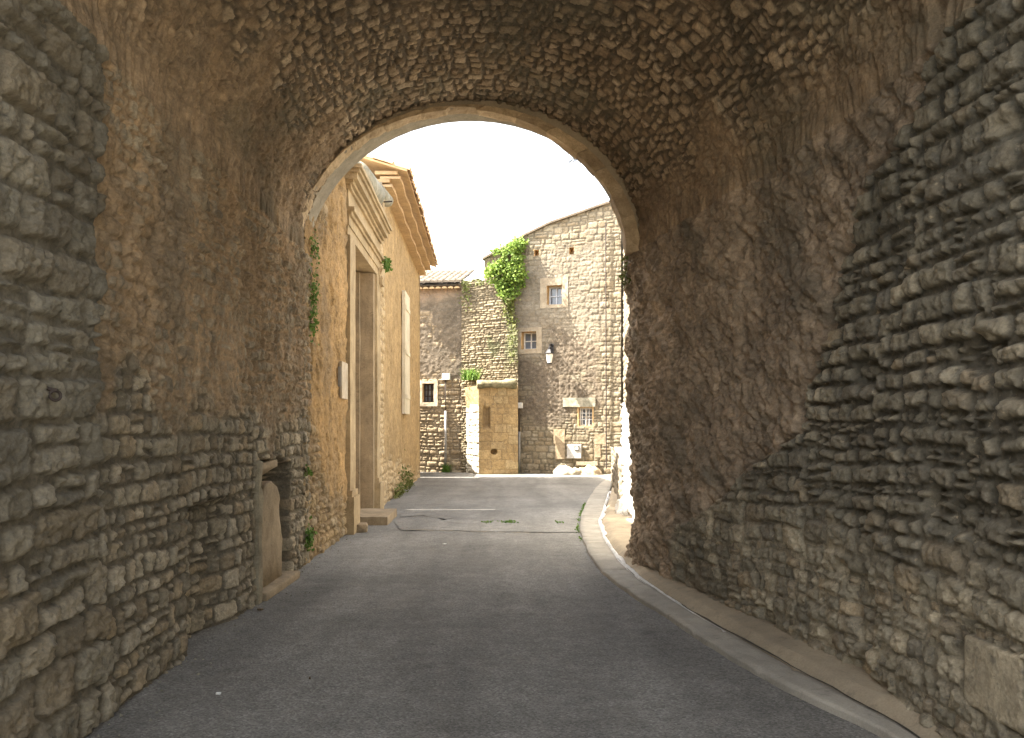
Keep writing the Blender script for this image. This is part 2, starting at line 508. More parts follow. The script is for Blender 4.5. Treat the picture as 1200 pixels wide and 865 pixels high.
def asphalt(name, k=1.0, warm=0.0):
    m, t, b = nt(name)
    tc = t.nodes.new('ShaderNodeTexCoord').outputs['Object']
    big = noise_n(t, .55, 6, .62, tc, .6)
    mid = noise_n(t, 6, 8, .7, tc)
    vo = node(t, 'ShaderNodeTexVoronoi', Scale=95.0, Randomness=1.0); t.links.new(tc, vo.inputs['Vector'])
    sp = t.nodes.new('ShaderNodeSeparateColor'); t.links.new(vo.outputs['Color'], sp.inputs[0])
    c = ramp(t, sp.outputs[0], [(0, (.142 * k, .136 * k, .123 * k)), (.55, (.225 * k, .216 * k, .196 * k)), (.88, (.262 * k, .251 * k, .226 * k)), (1, (.33 * k, .32 * k, .295 * k))])
    c = mixc(t, 1.0, c, ramp(t, big, [(.32, .78), (.68, 1.22)]), 'MULTIPLY')
    c = mixc(t, 1.0, c, ramp(t, mid, [(.3, .8), (.7, 1.18)]), 'MULTIPLY')
    mp = t.nodes.new('ShaderNodeMapping'); mp.inputs['Scale'].default_value = (1.3, .16, 1); t.links.new(tc, mp.inputs['Vector'])
    trk = noise_n(t, 1.0, 4, .55, mp.outputs['Vector'], .4)
    c = mixc(t, 1.0, c, ramp(t, trk, [(.34, .80), (.5, 1.0), (.66, 1.2)]), 'MULTIPLY')
    oil = noise_n(t, 2.3, 3, .5, tc, .3)
    c = mixc(t, ramp(t, oil, [(.66, 0), (.72, .35)]), c, (.06, .058, .054))
    # dust lying in streaks and cracks of the old surface
    du = noise_n(t, 1.3, 9, .72, tc, 1.2)
    c = mixc(t, ramp(t, du, [(.55, 0), (.76, .35 + warm)]), c, (.27, .24, .195))
    w = node(t, 'ShaderNodeTexVoronoi', feature='DISTANCE_TO_EDGE', Scale=.55)
    wn = t.nodes.new('ShaderNodeMix'); wn.data_type = 'VECTOR'; wn.inputs[0].default_value = .16
    nn = node(t, 'ShaderNodeTexNoise', Scale=3.0, Detail=6.0); t.links.new(tc, nn.inputs['Vector'])
    t.links.new(tc, wn.inputs[4]); t.links.new(nn.outputs['Color'], wn.inputs[5])
    t.links.new(wn.outputs[1], w.inputs['Vector'])
    crack = ramp(t, w.outputs['Distance'], [(0, 1), (.008, 0)])
    crack = math_n(t, 'MULTIPLY', crack, ramp(t, noise_n(t, .9, 3, .5, tc), [(.62, 0), (.72, .3)]))
    c = mixc(t, crack, c, (.03, .028, .025))
    t.links.new(c, b.inputs['Base Color'])
    b.inputs['Roughness'].default_value = .85
    p = bump(t, b, vo.outputs['Distance'], .004, .7)
    p = bump(t, b, mid, .006, .8, p)
    bump(t, b, big, .02, .6, p)
    return m


MAT['asphalt'] = asphalt('asphalt', .92)
MAT['asphalt_old'] = asphalt('asphalt_patch', 1.0, .15)
MAT['asphalt_dark'] = asphalt('asphalt_fresh', .62)


def leaves(name, pts, size, mat, parent=None, nrm=None, spread=.9, stretch=1.5, seed=1):
    """many small folded leaf faces at the given points"""
    r = random.Random(seed)
    vs, fs = [], []
    for p in pts:
        n = Vector((r.gauss(0, spread), r.gauss(0, spread), r.gauss(0, spread))) + (nrm or Vector((0, 0, 0)))
        if n.length < 1e-3: n = Vector((0, 0, 1))
        n.normalize()
        a = n.orthogonal().normalized()
        a = Matrix.Rotation(r.uniform(0, 6.28), 3, n) @ a
        b = n.cross(a)
        s = size * r.uniform(.55, 1.25)
        p = Vector(p)
        i = len(vs)
        vs += [p, p + a * s * stretch * .5 + b * s * .5 + n * s * .12, p + a * s * stretch, p + a * s * stretch * .5 - b * s * .5 + n * s * .12]
        fs += [(i, i + 1, i + 2), (i, i + 2, i + 3)]
    me = bpy.data.meshes.new(name); me.from_pydata([v[:] for v in vs], [], fs)
    o = link(name, me, mat)
    if parent is not None: put(o, parent)
    return o


def blades(name, centre, n, rad, h, mat, seed=0, lean=.5, parent=None):
    r = random.Random(seed); vs, fs = [], []
    for k in range(n):
        p = Vector(centre) + Vector((r.gauss(0, rad), r.gauss(0, rad), 0))
        a = r.uniform(0, 6.28); hh = h * r.uniform(.4, 1.1); w = .006 + h * .03
        d = Vector((math.cos(a), math.sin(a), 0)); sd = Vector((-d.y, d.x, 0)) * w
        m_ = p + Vector((0, 0, hh * .6)) + d * hh * lean * .3; tp = p + Vector((0, 0, hh)) + d * hh * lean
        i = len(vs); vs += [p - sd, p + sd, m_ + sd * .8, m_ - sd * .8, tp]
        fs += [(i, i + 1, i + 2, i + 3), (i + 3, i + 2, i + 4)]
    me = bpy.data.meshes.new(name); me.from_pydata([v[:] for v in vs], [], fs)
    o = link(name, me, mat)
    if parent is not None: put(o, parent)
    return o


# ================================================================== the vaulted passage
def xL(d):
    return -2.22 - .0345 * (d - 4.15)


_rd = np.array([-9, 2, 3.3, 4.27, 5.0, 5.6, 6.2, 6.64, 7.2, 7.86, 8.5, 9.3, 9.6])
_rx = np.array([2.3, 2.27, 2.24, 2.20, 2.17, 2.10, 1.99, 1.885, 1.75, 1.60, 1.49, 1.395, 1.365])
_dd = np.linspace(-9, 9.6, 1200)
_xx = np.interp(_dd, _rd, _rx)
_k = np.hanning(41); _k /= _k.sum()
_xx = np.convolve(np.pad(_xx, 20, 'edge'), _k, 'valid')


def xR(d):
    return np.interp(d, _dd, _xx)


ZS = 3.59
RISE = 1.655
passage = empty('vaulted_passage', (0, 5.5, 0),
                'dark rubble barrel vaulted passage arching over the road, seen from inside', 'passage')

D = np.concatenate([np.arange(1.5, 3.2, .03), np.arange(3.2, 9.42, .0112)])
DV = D[D < 9.11]
ZW = np.concatenate([np.arange(-.08, ZS, .0106), [ZS]])


def left_wall():
    d, z = np.meshgrid(D, ZW, indexing='ij')
    P = np.stack([xL(d), d, z], -1)
    nrm = np.zeros_like(P); nrm[..., 0] = 1
    # coursed rubble below, rough render above
    h1, m1, r1 = courses(d, z, 21, h=(.08, .165), asp=(.65, 1.8), joint=.012, edge=.026, warp=.05, wave=.05, split=.12, brk=.9)
    h2, m2, r2 = courses(d, z, 31, h=(.06, .125), asp=(.6, 1.7), joint=.011, edge=.022, warp=.08, wave=.07, split=.1, brk=.6)
    nz = fbm(d * 1.7, z * 1.7, 41, 4)
    Bm = sstep(-.13, .13, z - (1.86 - .05 * (d - 4.2)) + .55 * nz - .25 * sstep(8.2, 9, d))
    coarse = fbm(d * 3.2, z * 2.1, 42, 5)
    fa = facets(d, z, 24, .085) * .6 + facets(d, z, 25, .035) * .4
    pl = .022 * fa + .028 * coarse + .030 * fbm(d * 14, z * 9, 43, 5) + .030 * h2 * sstep(-.45, .0, fbm(d * 1.3, z * 1.3, 44, 3))
    pit = sstep(.30, .52, fbm(d * 6, z * 4.2, 45, 3))
    pl = pl - .036 * pit
    st = .031 * h1 + .016 * fa * m1 - .006 * (1 - m1) + .012 * fbm(d * 17, z * 19, 46, 4) * (.3 + m1) + .014 * coarse - .010 * sstep(.2, .5, fbm(d * 24, z * 24, 48, 2))
    h = mixa(st, pl + .012, Bm)
    # stepped setback low in the wall
    rec = sstep(5.56, 5.585, d + .02 * vnoise(d * 0, z * 5, 3)) * (1 - sstep(6.1, 6.7, d)) * (1 - sstep(.98, 1.06, z + .0 * d))
    h = h - .18 * rec
    # niche behind the slab
    ni = sstep(7.29, 7.315, d) * (1 - sstep(8.46, 8.50, d + .05 * vnoise(d, z * 5, 5))) * (1 - sstep(1.22, 1.28, z + .05 * vnoise(d * 6, z, 6))) * sstep(.06, .075, z)
    h = h - .30 * ni
    # near pier of big grey stones
    hp, mp, rp = courses(d, z + .35 * (d - 4) * 0, 51, h=(.13, .26), asp=(.9, 2.2), joint=.016, edge=.034, warp=.06, wave=.06, split=.15)
    rowj = vnoise(z * 4.3, z * 0, 52)
    edge_d = 4.17 + .07 * rowj + .22 * sstep(1.7, .3, z)
    pm = 1 - sstep(-.012, .012, d - edge_d)
    low = sstep(.6, 1.9, z)
    hpier = .036 * hp + .030 * fa * mp - .010 * (1 - mp) + .016 * fbm(d * 11, z * 12, 53, 5) - .012 * sstep(.2, .5, fbm(d * 21, z * 21, 54, 2)) + .01 + .055 * low
    h = mixa(h, hpier, pm)
    Bm0 = Bm; show = sstep(.25, .7, h2) * sstep(-.4, .1, fbm(d * 1.7, z * 1.7, 58, 4)); Bm = Bm * (1 - .75 * show)
    R = mixa(r1, r2, (Bm0 > .5) * 1.0); R = np.where(pm > .5, rp, R)
    M = np.where(pm > .5, mp, np.where(Bm0 > .5, 1, m1))
    B = Bm * (1 - pm)
    A = pm * (.35 + .45 * low) * np.clip(.5 + .5 * mp, 0, 1) + (1 - pm) * Bm * .55 * sstep(.05, .45, fbm(d * 1.9, z * 1.2, 57, 5))
    P = P + nrm * h[..., None]
    o = grid_mesh('side_wall', P, pack(R, M, B, A), MAT['passage'], passage)
    tag(o, 'tall wall of coursed grey rubble with ochre render above and a niche near the far end')
    return P[:, -1].copy(), h[:, -1].copy()


PL, hL = left_wall()


def right_side():
    s_v = np.linspace(0, 1, 430)
    d, z = np.meshgrid(D, ZW, indexing='ij')
    P = np.stack([xR(d), d, z], -1)
    nx = -np.ones_like(d); ny = np.gradient(xR(D), D)[:, None] * np.ones_like(d)
    nrm = np.stack([nx, ny, np.zeros_like(d)], -1); nrm /= np.linalg.norm(nrm, axis=-1, keepdims=True)
    h1, m1, r1 = courses(d, z, 61, h=(.08, .165), asp=(.9, 2.2), joint=.015, edge=.028, warp=.06, wave=.07, split=.14, brk=.9)
    dB = np.interp(z, [0, .65, 1.18, 1.57, 2.0, 2.55, 2.92, 3.4, 3.6, 4], [7.65, 7.6, 6.5, 5.6, 5.5, 5.2, 4.93, 4.3, 4.1, 4.3])
    nz = fbm(d * 2.3, z * 2.3, 62, 4)
    B = sstep(-.04, .05, d - dB + .28 * nz)
    # rock: lumps, pits and slanting strokes
    a = .75
    p_ = d * math.cos(a) + z * math.sin(a); q_ = -d * math.sin(a) + z * math.cos(a)
    lump = fbm(d * 1.25, z * 1.0, 63, 4)
    stroke = fbm(p_ * 2.6, q_ * 8.5, 64, 4)
    lowrock = sstep(1.9, .5, z) * (1 - .75 * sstep(8.6, 9.2, d))
    fr = facets(p_, q_ * 1.6, 76, .14) * .6 + facets(p_, q_ * 1.5, 77, .05) * .4
    rock = .036 * fr + .105 * lump + .052 * stroke + .028 * fbm(d * 13, z * 13, 65, 5) - .035 * sstep(.22, .5, fbm(d * 4.1, z * 3.1, 66, 4)) \
        + lowrock * (.09 * fbm(d * 3.0, z * 2.2, 67, 3) + .08 * np.abs(fbm(d * 5, z * 3.5, 68, 3)))
    soft = sstep(1.35, .75, z + .3 * nz)
    fa = facets(d, z, 64, .085) * .6 + facets(d, z, 65, .035) * .4
    st = .038 * h1 * (1 - .35 * soft) + .018 * fa * m1 - .012 * (1 - m1) * (1 - .7 * soft) + .012 * soft + .014 * fbm(d * 16, z * 18, 69, 4) * (.3 + m1) - .012 * sstep(.2, .5, fbm(d * 24, z * 24, 78, 2)) + .03 * fbm(d * 1.6, z * 1.6, 70, 3)
    miss = sstep(.36, .5, fbm(d * 2.1, z * 2.6, 71, 3))
    st = st - .05 * miss
    edge_open = np.exp(-((d - dB + .28 * nz - .03) / .05) ** 2) * sstep(1.2, 1.7, z)
    rock = rock + .07 * np.exp(-((z - 3.5) / .3) ** 2) * sstep(8.5, 9.0, d) + .06 * np.exp(-((z - 2.3) / .55) ** 2) * sstep(8.2, 9.2, d)
    h = mixa(st + .035, rock + .01, B) - .07 * edge_open
    # one big dressed block low on the near side
    blk = sstep(0, .015, np.minimum.reduce([d - 3.38, 3.80 - d, z - .28, .62 - z]))
    h = mixa(h, .075 + .006 * fbm(d * 9, z * 9, 72, 3), blk)
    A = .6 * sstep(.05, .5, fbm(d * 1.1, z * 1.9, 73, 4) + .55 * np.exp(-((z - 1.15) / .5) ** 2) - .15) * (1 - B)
    A = np.clip(A + .75 * sstep(2.0, 2.9, z + .5 * nz) * sstep(5.6, 4.6, d + .5 * nz) * (1 - B), 0, .9) * (1 - blk) + .6 * B * sstep(.08, .45, fbm(p_ * 1.2, q_ * 2.6, 74, 5))  # upper near stones darkened in colour, standing for shade under the vault
    R = np.where(blk > .5, .62, r1); M = np.where(blk > .5, 1, mixa(m1, .75 + .25 * m1, soft))
    P = P + nrm * h[..., None]
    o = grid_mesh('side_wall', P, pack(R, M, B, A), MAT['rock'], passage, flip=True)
    tag(o, 'bulging wall of dark rock and rubble stones beside the kerb')
    return P[:, -1].copy(), h[:, -1].copy()


PR, hR = right_side()


def vault():
    th = np.linspace(0, math.pi, 540)
    D = DV; PL = globals()['PL'][:len(D)]; hL = globals()['hL'][:len(D)]; PR = globals()['PR'][:len(D)]; hR = globals()['hR'][:len(D)]
    d, t = np.meshgrid(D, th, indexing='ij')
    a = (xR(d) - xL(d)) / 2; c = (xR(d) + xL(d)) / 2
    P = np.stack([c - a * np.cos(t), d, ZS + RISE * np.sin(t)], -1)
    n = np.stack([np.cos(t) / a, np.zeros_like(t), -np.sin(t) / RISE], -1); n /= np.linalg.norm(n, axis=-1, keepdims=True)
    s = t * 1.85
    h1, m1, r1 = cells(d * 1.0, s, 81, .12, .09, jit=.75, edge=.026)
    h2, m2, r2 = courses(s, d, 82, h=(.075, .14), asp=(.6, 1.5), joint=.010, warp=.05, edge=.022, wave=.05, brk=1.6, split=.1)
    k = np.ones_like(d)
    far = sstep(6.2, 7.6, d + .5 * fbm(d, s, 84, 3))
    H = mixa(h1, h2, k); M = mixa(m1, m2, k); R = np.where(k > .5, r2, r1)
    nz = fbm(d * 1.6, s * 1.6, 85, 4)
    # render: left haunch, near crown, right haunch
    B = np.maximum(.85 * sstep(.1, -.25, t - .55 + .7 * nz) , sstep(.0, .4, t - 2.62 + .5 * nz))
    B = np.maximum(B, .7 * (1 - .9 * far) * sstep(.1, .4, nz - .05))
    fa = facets(d, s, 92, .07) * .6 + facets(d, s, 93, .03) * .4
    st = .026 * H + .014 * fa * M - .006 * (1 - M) + .010 * fbm(d * 15, s * 15, 86, 4) + .02 * fbm(d * 2, s * 2, 87, 3)
    pl = .022 * fa + .034 * fbm(d * 3.1, s * 2.4, 88, 5) + .012 * fbm(d * 13, s * 10, 89, 4) + .016 * H - .03 * sstep(.3, .5, fbm(d * 5, s * 4, 90, 3))
    h = mixa(st, pl, B)
    # join the walls: fade to the walls' own relief at the two springings
    f = sstep(0, .22, t); g = sstep(0, .16, math.pi - t)
    h = h * f * g + hR[:, None] * (1 - g) + hL[:, None] * (1 - f)
    P = P + n * h[..., None]
    ga = (1 - g[..., None])
    P = P * (1 - ga) + (PR[:, None, :] * ga + P * (1 - ga)) * ga
    P[:, -1] = PR; P[:, 0] = PL
    A = .6 * sstep(.08, .5, fbm(d * 1.2, s * 1.6, 91, 5))
    o = grid_mesh('vault', P, pack(R, M, B, A), MAT['vault'], passage)
    tag(o, 'rough rubble barrel vault of small ochre stones')


vault()

# dressed arch ring at the far mouth, one block after another
m = MB(); n = 48; bed = []
for k in range(n + 1):
    t = math.pi * k / n
    bed.append([m.bm.verts.new((c_[0], y, c_[1])) for c_, y in (((-.575 - 1.868 * math.cos(t), 3.53 + 1.622 * math.sin(t) ** 1.1), 8.87), ((-.505 - 1.98 * math.cos(t), 3.55 + 1.75 * math.sin(t)), 8.87),
                ((-.505 - 1.98 * math.cos(t), 3.55 + 1.75 * math.sin(t)), 9.02), ((-.575 - 1.868 * math.cos(t), 3.53 + 1.622 * math.sin(t) ** 1.1), 9.02))])
for k in range(n):
    for j in range(4):
        m.bm.faces.new((bed[k][j], bed[k][(j + 1) % 4], bed[k + 1][(j + 1) % 4], bed[k + 1][j]))
ring = m.build('arch_ring', MAT['verge'], passage)
tag(ring, 'pale dressed stone arch ring closing the vault')
rr = random.Random(5)
cuts = [0]
while cuts[-1] < math.pi - .1:
    cuts.append(cuts[-1] + rr.uniform(.15, .24))
cuts[-1] = math.pi
for i in range(len(cuts) - 1):
    m = MB(); y0 = 8.84 + rr.uniform(-.012, .012); y1 = 9.03
    dr = rr.uniform(-.014, .014)
    n = 5
    t0, t1 = cuts[i] + .0025, cuts[i + 1] - .0025
    rows = []
    for k in range(n + 1):
        t = t0 + (t1 - t0) * k / n
        pi = (-.575 - (1.855 + dr) * math.cos(t), 3.53 + (1.605 + dr) * math.sin(t) ** 1.1)
        po = (-.505 - 1.925 * math.cos(t), 3.55 + 1.625 * math.sin(t) ** 1.05)
        rows.append([Vector((pi[0], y0, pi[1])), Vector((po[0], y0, po[1])), Vector((po[0], y1, po[1])), Vector((pi[0], y1, pi[1]))])
    vv = [[m.bm.verts.new(p) for p in r] for r in rows]
    for k in range(n):
        for j in range(4):
            m.bm.faces.new((vv[k][j], vv[k][(j + 1) % 4], vv[k + 1][(j + 1) % 4], vv[k + 1][j]))
    m.bm.faces.new(vv[0][::-1]); m.bm.faces.new(vv[-1])
    bmesh.ops.subdivide_edges(m.bm, edges=m.bm.edges[:], cuts=2, use_grid_fill=True)
    m.rough(.10, .022, i)
    vo = m.build('voussoir', MAT['ring'], None, smooth=False)
    vo.parent = ring


# outer masses of the gate building: they close the light out
def arch_slab(name, y0, y1, x0, x1, ztop, hole, mat, parent):
    """a wall with an arched hole; hole = list of (x, z) from left foot to right foot"""
    m = MB(); n = len(hole)
    tot = n - 1
    outer = []
    for i in range(n):
        f = i / tot
        if f < .25: outer.append((x0, ztop * f / .25))
        elif f < .75: outer.append((x0 + (x1 - x0) * (f - .25) / .5, ztop))
        else: outer.append((x1, ztop * (1 - f) / .25))
    for ys in (y0, y1):
        pass
    A = [[m.bm.verts.new((p[0], y, p[1])) for p in hole] for y in (y0, y1)]
    B = [[m.bm.verts.new((p[0], y, p[1])) for p in outer] for y in (y0, y1)]
    for i in range(n - 1):
        m.bm.faces.new((A[0][i], A[0][i + 1], B[0][i + 1], B[0][i]))
        m.bm.faces.new((A[1][i], B[1][i], B[1][i + 1], A[1][i + 1]))
        m.bm.faces.new((A[0][i], A[1][i], A[1][i + 1], A[0][i + 1]))
        m.bm.faces.new((B[0][i], B[0][i + 1], B[1][i + 1], B[1][i]))
    return m.build(name, mat, parent)


hole = [(-2.52, -.05), (-2.52, 1.5), (-2.52, 3.4)]
hole += [(-.5 - 2.02 * math.cos(t), 3.5 + 1.84 * math.sin(t)) for t in np.linspace(.05, math.pi - .05, 30)]
hole += [(1.55, 3.4), (1.55, 1.5), (1.55, -.05)]
arch_slab('end_wall', 9.10, 9.75, -2.75, 5.0, 7.6, hole, MAT['palestone'], passage)
hole2 = [(-2.30, -.05), (-2.30, 1.5), (-2.30, 3.4)]
hole2 += [(-.0 - 2.28 * math.cos(t), 3.45 + 1.86 * math.sin(t)) for t in np.linspace(.05, math.pi - .05, 30)]
hole2 += [(2.30, 3.4), (2.30, 1.5), (2.30, -.05)]
arch_slab('end_wall', 1.2, 1.48, -5, 5, 7.6, hole2, MAT['greystone'], passage)
MB().box((0, 5.3, 6.6), (10, 7.6, 1.9)).build('upper_storey', MAT['greystone'], passage)
MB().box((-4.0, 5.3, 2.8), (2.3, 7.5, 5.5)).build('wall_core', MAT['greystone'], passage)
MB().box((4.0, 5.3, 2.8), (2.0, 7.5, 5.5)).build('wall_core', MAT['greystone'], passage)

# niche: worn post and little bracket
m = MB(); m.box((xL(7.2) - .035, 7.22, .36), (.17, .11, .74), bevel=.02)
m.rough(.09, .018, 3, 4); m.build('niche_post', MAT['poststone'], passage, True)
m = MB(); m.box((xL(7.2) - .03, 7.21, 1.0), (.18, .12, .58), bevel=.03)
m.rough(.1, .022, 4, 4); m.build('niche_post', MAT['poststone'], passage, True)
m = MB(); xw = xL(7.8)
m.prism([(xw - .28, 7.29, 1.22), (xw - .28, 7.29, 1.0), (xw + .01, 7.29, 1.19), (xw + .01, 7.29, 1.25)], (0, .62, .02))
m.rough(.1, .014, 8, 3); m.build('niche_bracket', MAT['slabstone'], passage, True)
m = MB(); m.box((xw - .10, 7.88, .03), (.40, 1.16, .09), bevel=.025); m.rough(.12, .01, 9, 4)
m.build('niche_sill', MAT['slabstone'], passage, True)
# slab leaning in the niche
m = MB()
pts = []
xs = xw - .13
prof = [(7.50, .08), (8.15, .08), (8.17, .45), (8.06, .72), (8.08, .86), (7.98, 1.0), (7.80, 1.07), (7.60, 1.04), (7.50, .92)]
m.prism([(xs - .015 * 0, y, z) for y, z in prof], (.12, 0, 0))
bmesh.ops.triangulate(m.bm, faces=m.bm.faces[:])
m.rough(.1, .012, 12, 3)
o = m.build('stone_slab', MAT['slabstone'], None, True)
tag(o, 'upright worn stone slab with rounded top standing in the wall niche', 'stone slab')
# rusty ring high on the pier
m = MB(); c = at(45, 461, 3.62)
c.x = xL(3.62) + .10
m.tube([c + Vector((.025 + .01 * math.cos(a), .026 * math.cos(a), -.01 + .022 * math.sin(a))) for a in np.linspace(0, 6.28, 17)], .007, 8, False)
m.tube([c + Vector((-.05, 0, .03)), c + Vector((.035, 0, .012))], .009, 8)
m.build('iron_ring', MAT['rust'], passage, True)

# walls added behind the camera, out of frame, to shade the entrance
ap = empty('shade_wall', (-2.6, -3.0, 0), 'tall grey unseen wall added behind the camera to shade the passage entrance', 'wall')
MB().box((-2.75, -3.2, 1.9), (.7, 8.6, 3.8)).build('wall_body', MAT['greystone'], ap)
ap2 = empty('shade_wall', (2.9, -3.0, 0), 'lower grey unseen wall added behind the camera to shade the passage entrance', 'wall')
MB().box((2.95, -3.2, 1.25), (.7, 8.6, 2.5)).build('wall_body', MAT['greystone'], ap2)


# ================================================================== ground, road, kerb
def sheet(name, pts, z, mat, kind='structure'):
    me = bpy.data.meshes.new(name); me.from_pydata([(p[0], p[1], z) for p in pts], [], [list(range(len(pts)))])
    o = link(name, me, mat)
    tag(o, kind=kind)
    return o


sheet('ground', [(-400, -400), (400, -400), (400, 600), (-400, 600)], -.05, MAT['earth'])
gy = np.concatenate([np.arange(-10, 3, .4), np.arange(3, 14, .05), np.arange(14, 34.1, .2)])
gx = np.concatenate([np.arange(-9, -3.2, .4), np.arange(-3.2, 3, .05), np.arange(3, 12, .4)])
X, Y = np.meshgrid(gx, gy, indexing='ij')
Z = .003 * fbm(X * .9, Y * .5, 101, 4) + .0015 * fbm(X * 5, Y * 5, 102, 3) - .004
o = grid_mesh('road', np.stack([X, Y, Z], -1), None, MAT['asphalt']); tag(o, kind='structure')


def interp_line(pts, n=160):
    pts = np.array([(p.x, p.y) for p in pts])
    s = np.concatenate([[0], np.cumsum(np.linalg.norm(np.diff(pts, axis=0), axis=1))])
    q = np.linspace(0, s[-1], n * 4)
    xy = np.stack([np.interp(q, s, pts[:, 0]), np.interp(q, s, pts[:, 1])], 1)
    k = np.hanning(19); k /= k.sum()
    for c in range(2):
        xy[:, c] = np.convolve(np.pad(xy[:, c], 9, 'edge'), k, 'valid')
    return xy[::4] if n * 4 > 400 else xy


kerb_out = [Vector((2.02, -10, 0)), Vector((1.95, 2.5, 0))] + [ground_at(*p) for p in
            ((1040, 865), (921, 811), (833, 760), (787, 728), (751, 706), (716, 682), (701, 667), (688, 647), (679, 622), (681, 605), (690, 585), (699, 572), (708, 564))]
kerb_in = [Vector((2.30 - .05, -10, 0)), Vector((2.12, 2.5, 0))] + [ground_at(*p) for p in
           ((1052, 857), (955, 804), (871, 757), (823, 730), (787, 707), (749, 684), (726, 661), (708, 634), (702, 614), (708, 598), (712, 584), (716, 572), (720, 564))]


def resample(pts, n):
    a = np.array([(p.x, p.y) for p in pts])
    s = np.concatenate([[0], np.cumsum(np.linalg.norm(np.diff(a, axis=0), axis=1))])
    q = np.linspace(0, s[-1], n)
    xy = np.stack([np.interp(q, s, a[:, 0]), np.interp(q, s, a[:, 1])], 1)
    k = np.hanning(15); k /= k.sum()
    for c in range(2):
        xy[:, c] = np.convolve(np.pad(xy[:, c], 7, 'reflect', reflect_type='odd'), k, 'valid')
    return xy


NK = 700
KO = resample(kerb_out, NK); KI = resample(kerb_in, NK)
# kerb stones: strip of worn slabs with joints
w = np.array([-.03, 0, .004, .02, .25, .5, .75, .97, 1.0, 1.01])
zz = np.array([-.06, -.01, .030, .042, .045, .046, .046, .044, .03, -.05])
s_ = np.concatenate([[0], np.cumsum(np.linalg.norm(np.diff(KO, axis=0), axis=1))])
S, W = np.meshgrid(s_, w, indexing='ij')
P = np.zeros(S.shape + (3,))
P[..., :2] = KO[:, None, :] * (1 - W[..., None]) + KI[:, None, :] * W[..., None]
jn = np.abs(np.mod(S + .3 * np.floor(S / 3.0), .98) - .49)
P[..., 2] = zz[None, :] + .006 * fbm(S * 2.1, W * 3, 111, 3) - .035 * sstep(.474, .484, jn) + .006 * (hash2(np.floor(S / .98), S * 0, 5) - .5)
P[..., 0] += .012 * fbm(S * 4, W * 0, 112, 3) * (w < .5)[None, :]
o = grid_mesh('kerb_strip', P, None, MAT['kerb']); tag(o, kind='structure')
# open joint with pale mortar, then the sandy verge up to the wall
VG = KI.copy(); VO = np.stack([np.maximum(xR(np.clip(KI[:, 1], -9, 9.5)) + .35, KI[:, 0] + .25), KI[:, 1]], 1)
VO[:, 0] = np.where(KI[:, 1] > 9.4, np.maximum(KI[:, 0] + .3, 2.6 + .09 * (KI[:, 1] - 12)), VO[:, 0])
w = np.linspace(0, 1, 34)
S, W = np.meshgrid(s_, w, indexing='ij')
P = np.zeros(S.shape + (3,))
Wd = np.linalg.norm(VO - VG, axis=1)[:, None] * W
P[..., :2] = (VG[:, None, :] * (1 - W[..., None]) + VO[:, None, :] * W[..., None])
P[..., 2] = .03 + .05 * sstep(.0, .10, Wd - .03 + .03 * fbm(S * 3, W * 0, 5, 3)) - .05 * (1 - sstep(0, .05, Wd)) + .012 * fbm(P[..., 0] * 4, P[..., 1] * 4, 113, 4) + .03 * W
o = grid_mesh('verge', P, None, MAT['verge']); tag(o, kind='structure')
sel = (KI[:, 1] > 6.0) & (KI[:, 1] < 19)
KS = KI[sel]
w = np.array([0, .35, .7, 1.0])
S, W = np.meshgrid(s_[sel], w, indexing='ij')
wid = .034 + .03 * fbm(s_[sel] * 3.5, s_[sel] * 0, 114, 3)
wid = np.maximum(wid, .004) * sstep(0, 3.0, s_[sel] - s_[sel][0])
P = np.zeros(S.shape + (3,))
P[..., :2] = KS[:, None, :]
P[..., 0] += -.02 + W * wid[:, None] * 1.9
P[..., 2] = .047 + .019 * sstep(0, 3.0, S - s_[sel][0]) + .004 * fbm(S * 9, W * 4, 115, 2) - .03 * ((W == 0) | (W == 1))
o = grid_mesh('mortar_joint', P, None, MAT['gutter']); tag(o, kind='structure')
sel = KI[:, 1] < 9.5
KS = KI[sel]; w = np.array([0, .5, 1.0])
S, W = np.meshgrid(s_[sel], w, indexing='ij')
wid = np.maximum(.018 + .016 * fbm(s_[sel] * 3.1, s_[sel] * 0, 117, 3), .006)
P = np.zeros(S.shape + (3,)); P[..., :2] = KS[:, None, :]
P[..., 0] += -.012 + .01 * fbm(S * 5, S * 0, 118, 3) + W * wid[:, None]
P[..., 2] = .0505
o = grid_mesh('dirt_joint', P, None, MAT['dirt']); tag(o, kind='structure')
# patches and seams across the old road
def patch(name, pix, mat, z, seed):
    pts = [ground_at(*p) for p in pix]
    a = np.array([(p.x, p.y) for p in pts] + [(pts[0].x, pts[0].y)])
    s = np.concatenate([[0], np.cumsum(np.linalg.norm(np.diff(a, axis=0), axis=1))])
    q = np.linspace(0, s[-1], 160)[:-1]
    xy = np.stack([np.interp(q, s, a[:, 0]), np.interp(q, s, a[:, 1])], 1)
    n = fbm(xy[:, 0] * 5, xy[:, 1] * 5, seed, 3)
    xy[:, 0] += .03 * n; xy[:, 1] += .05 * fbm(xy[:, 0] * 6, xy[:, 1] * 6, seed + 1, 3)
    sheet(name, [tuple(p) for p in xy], z, mat)


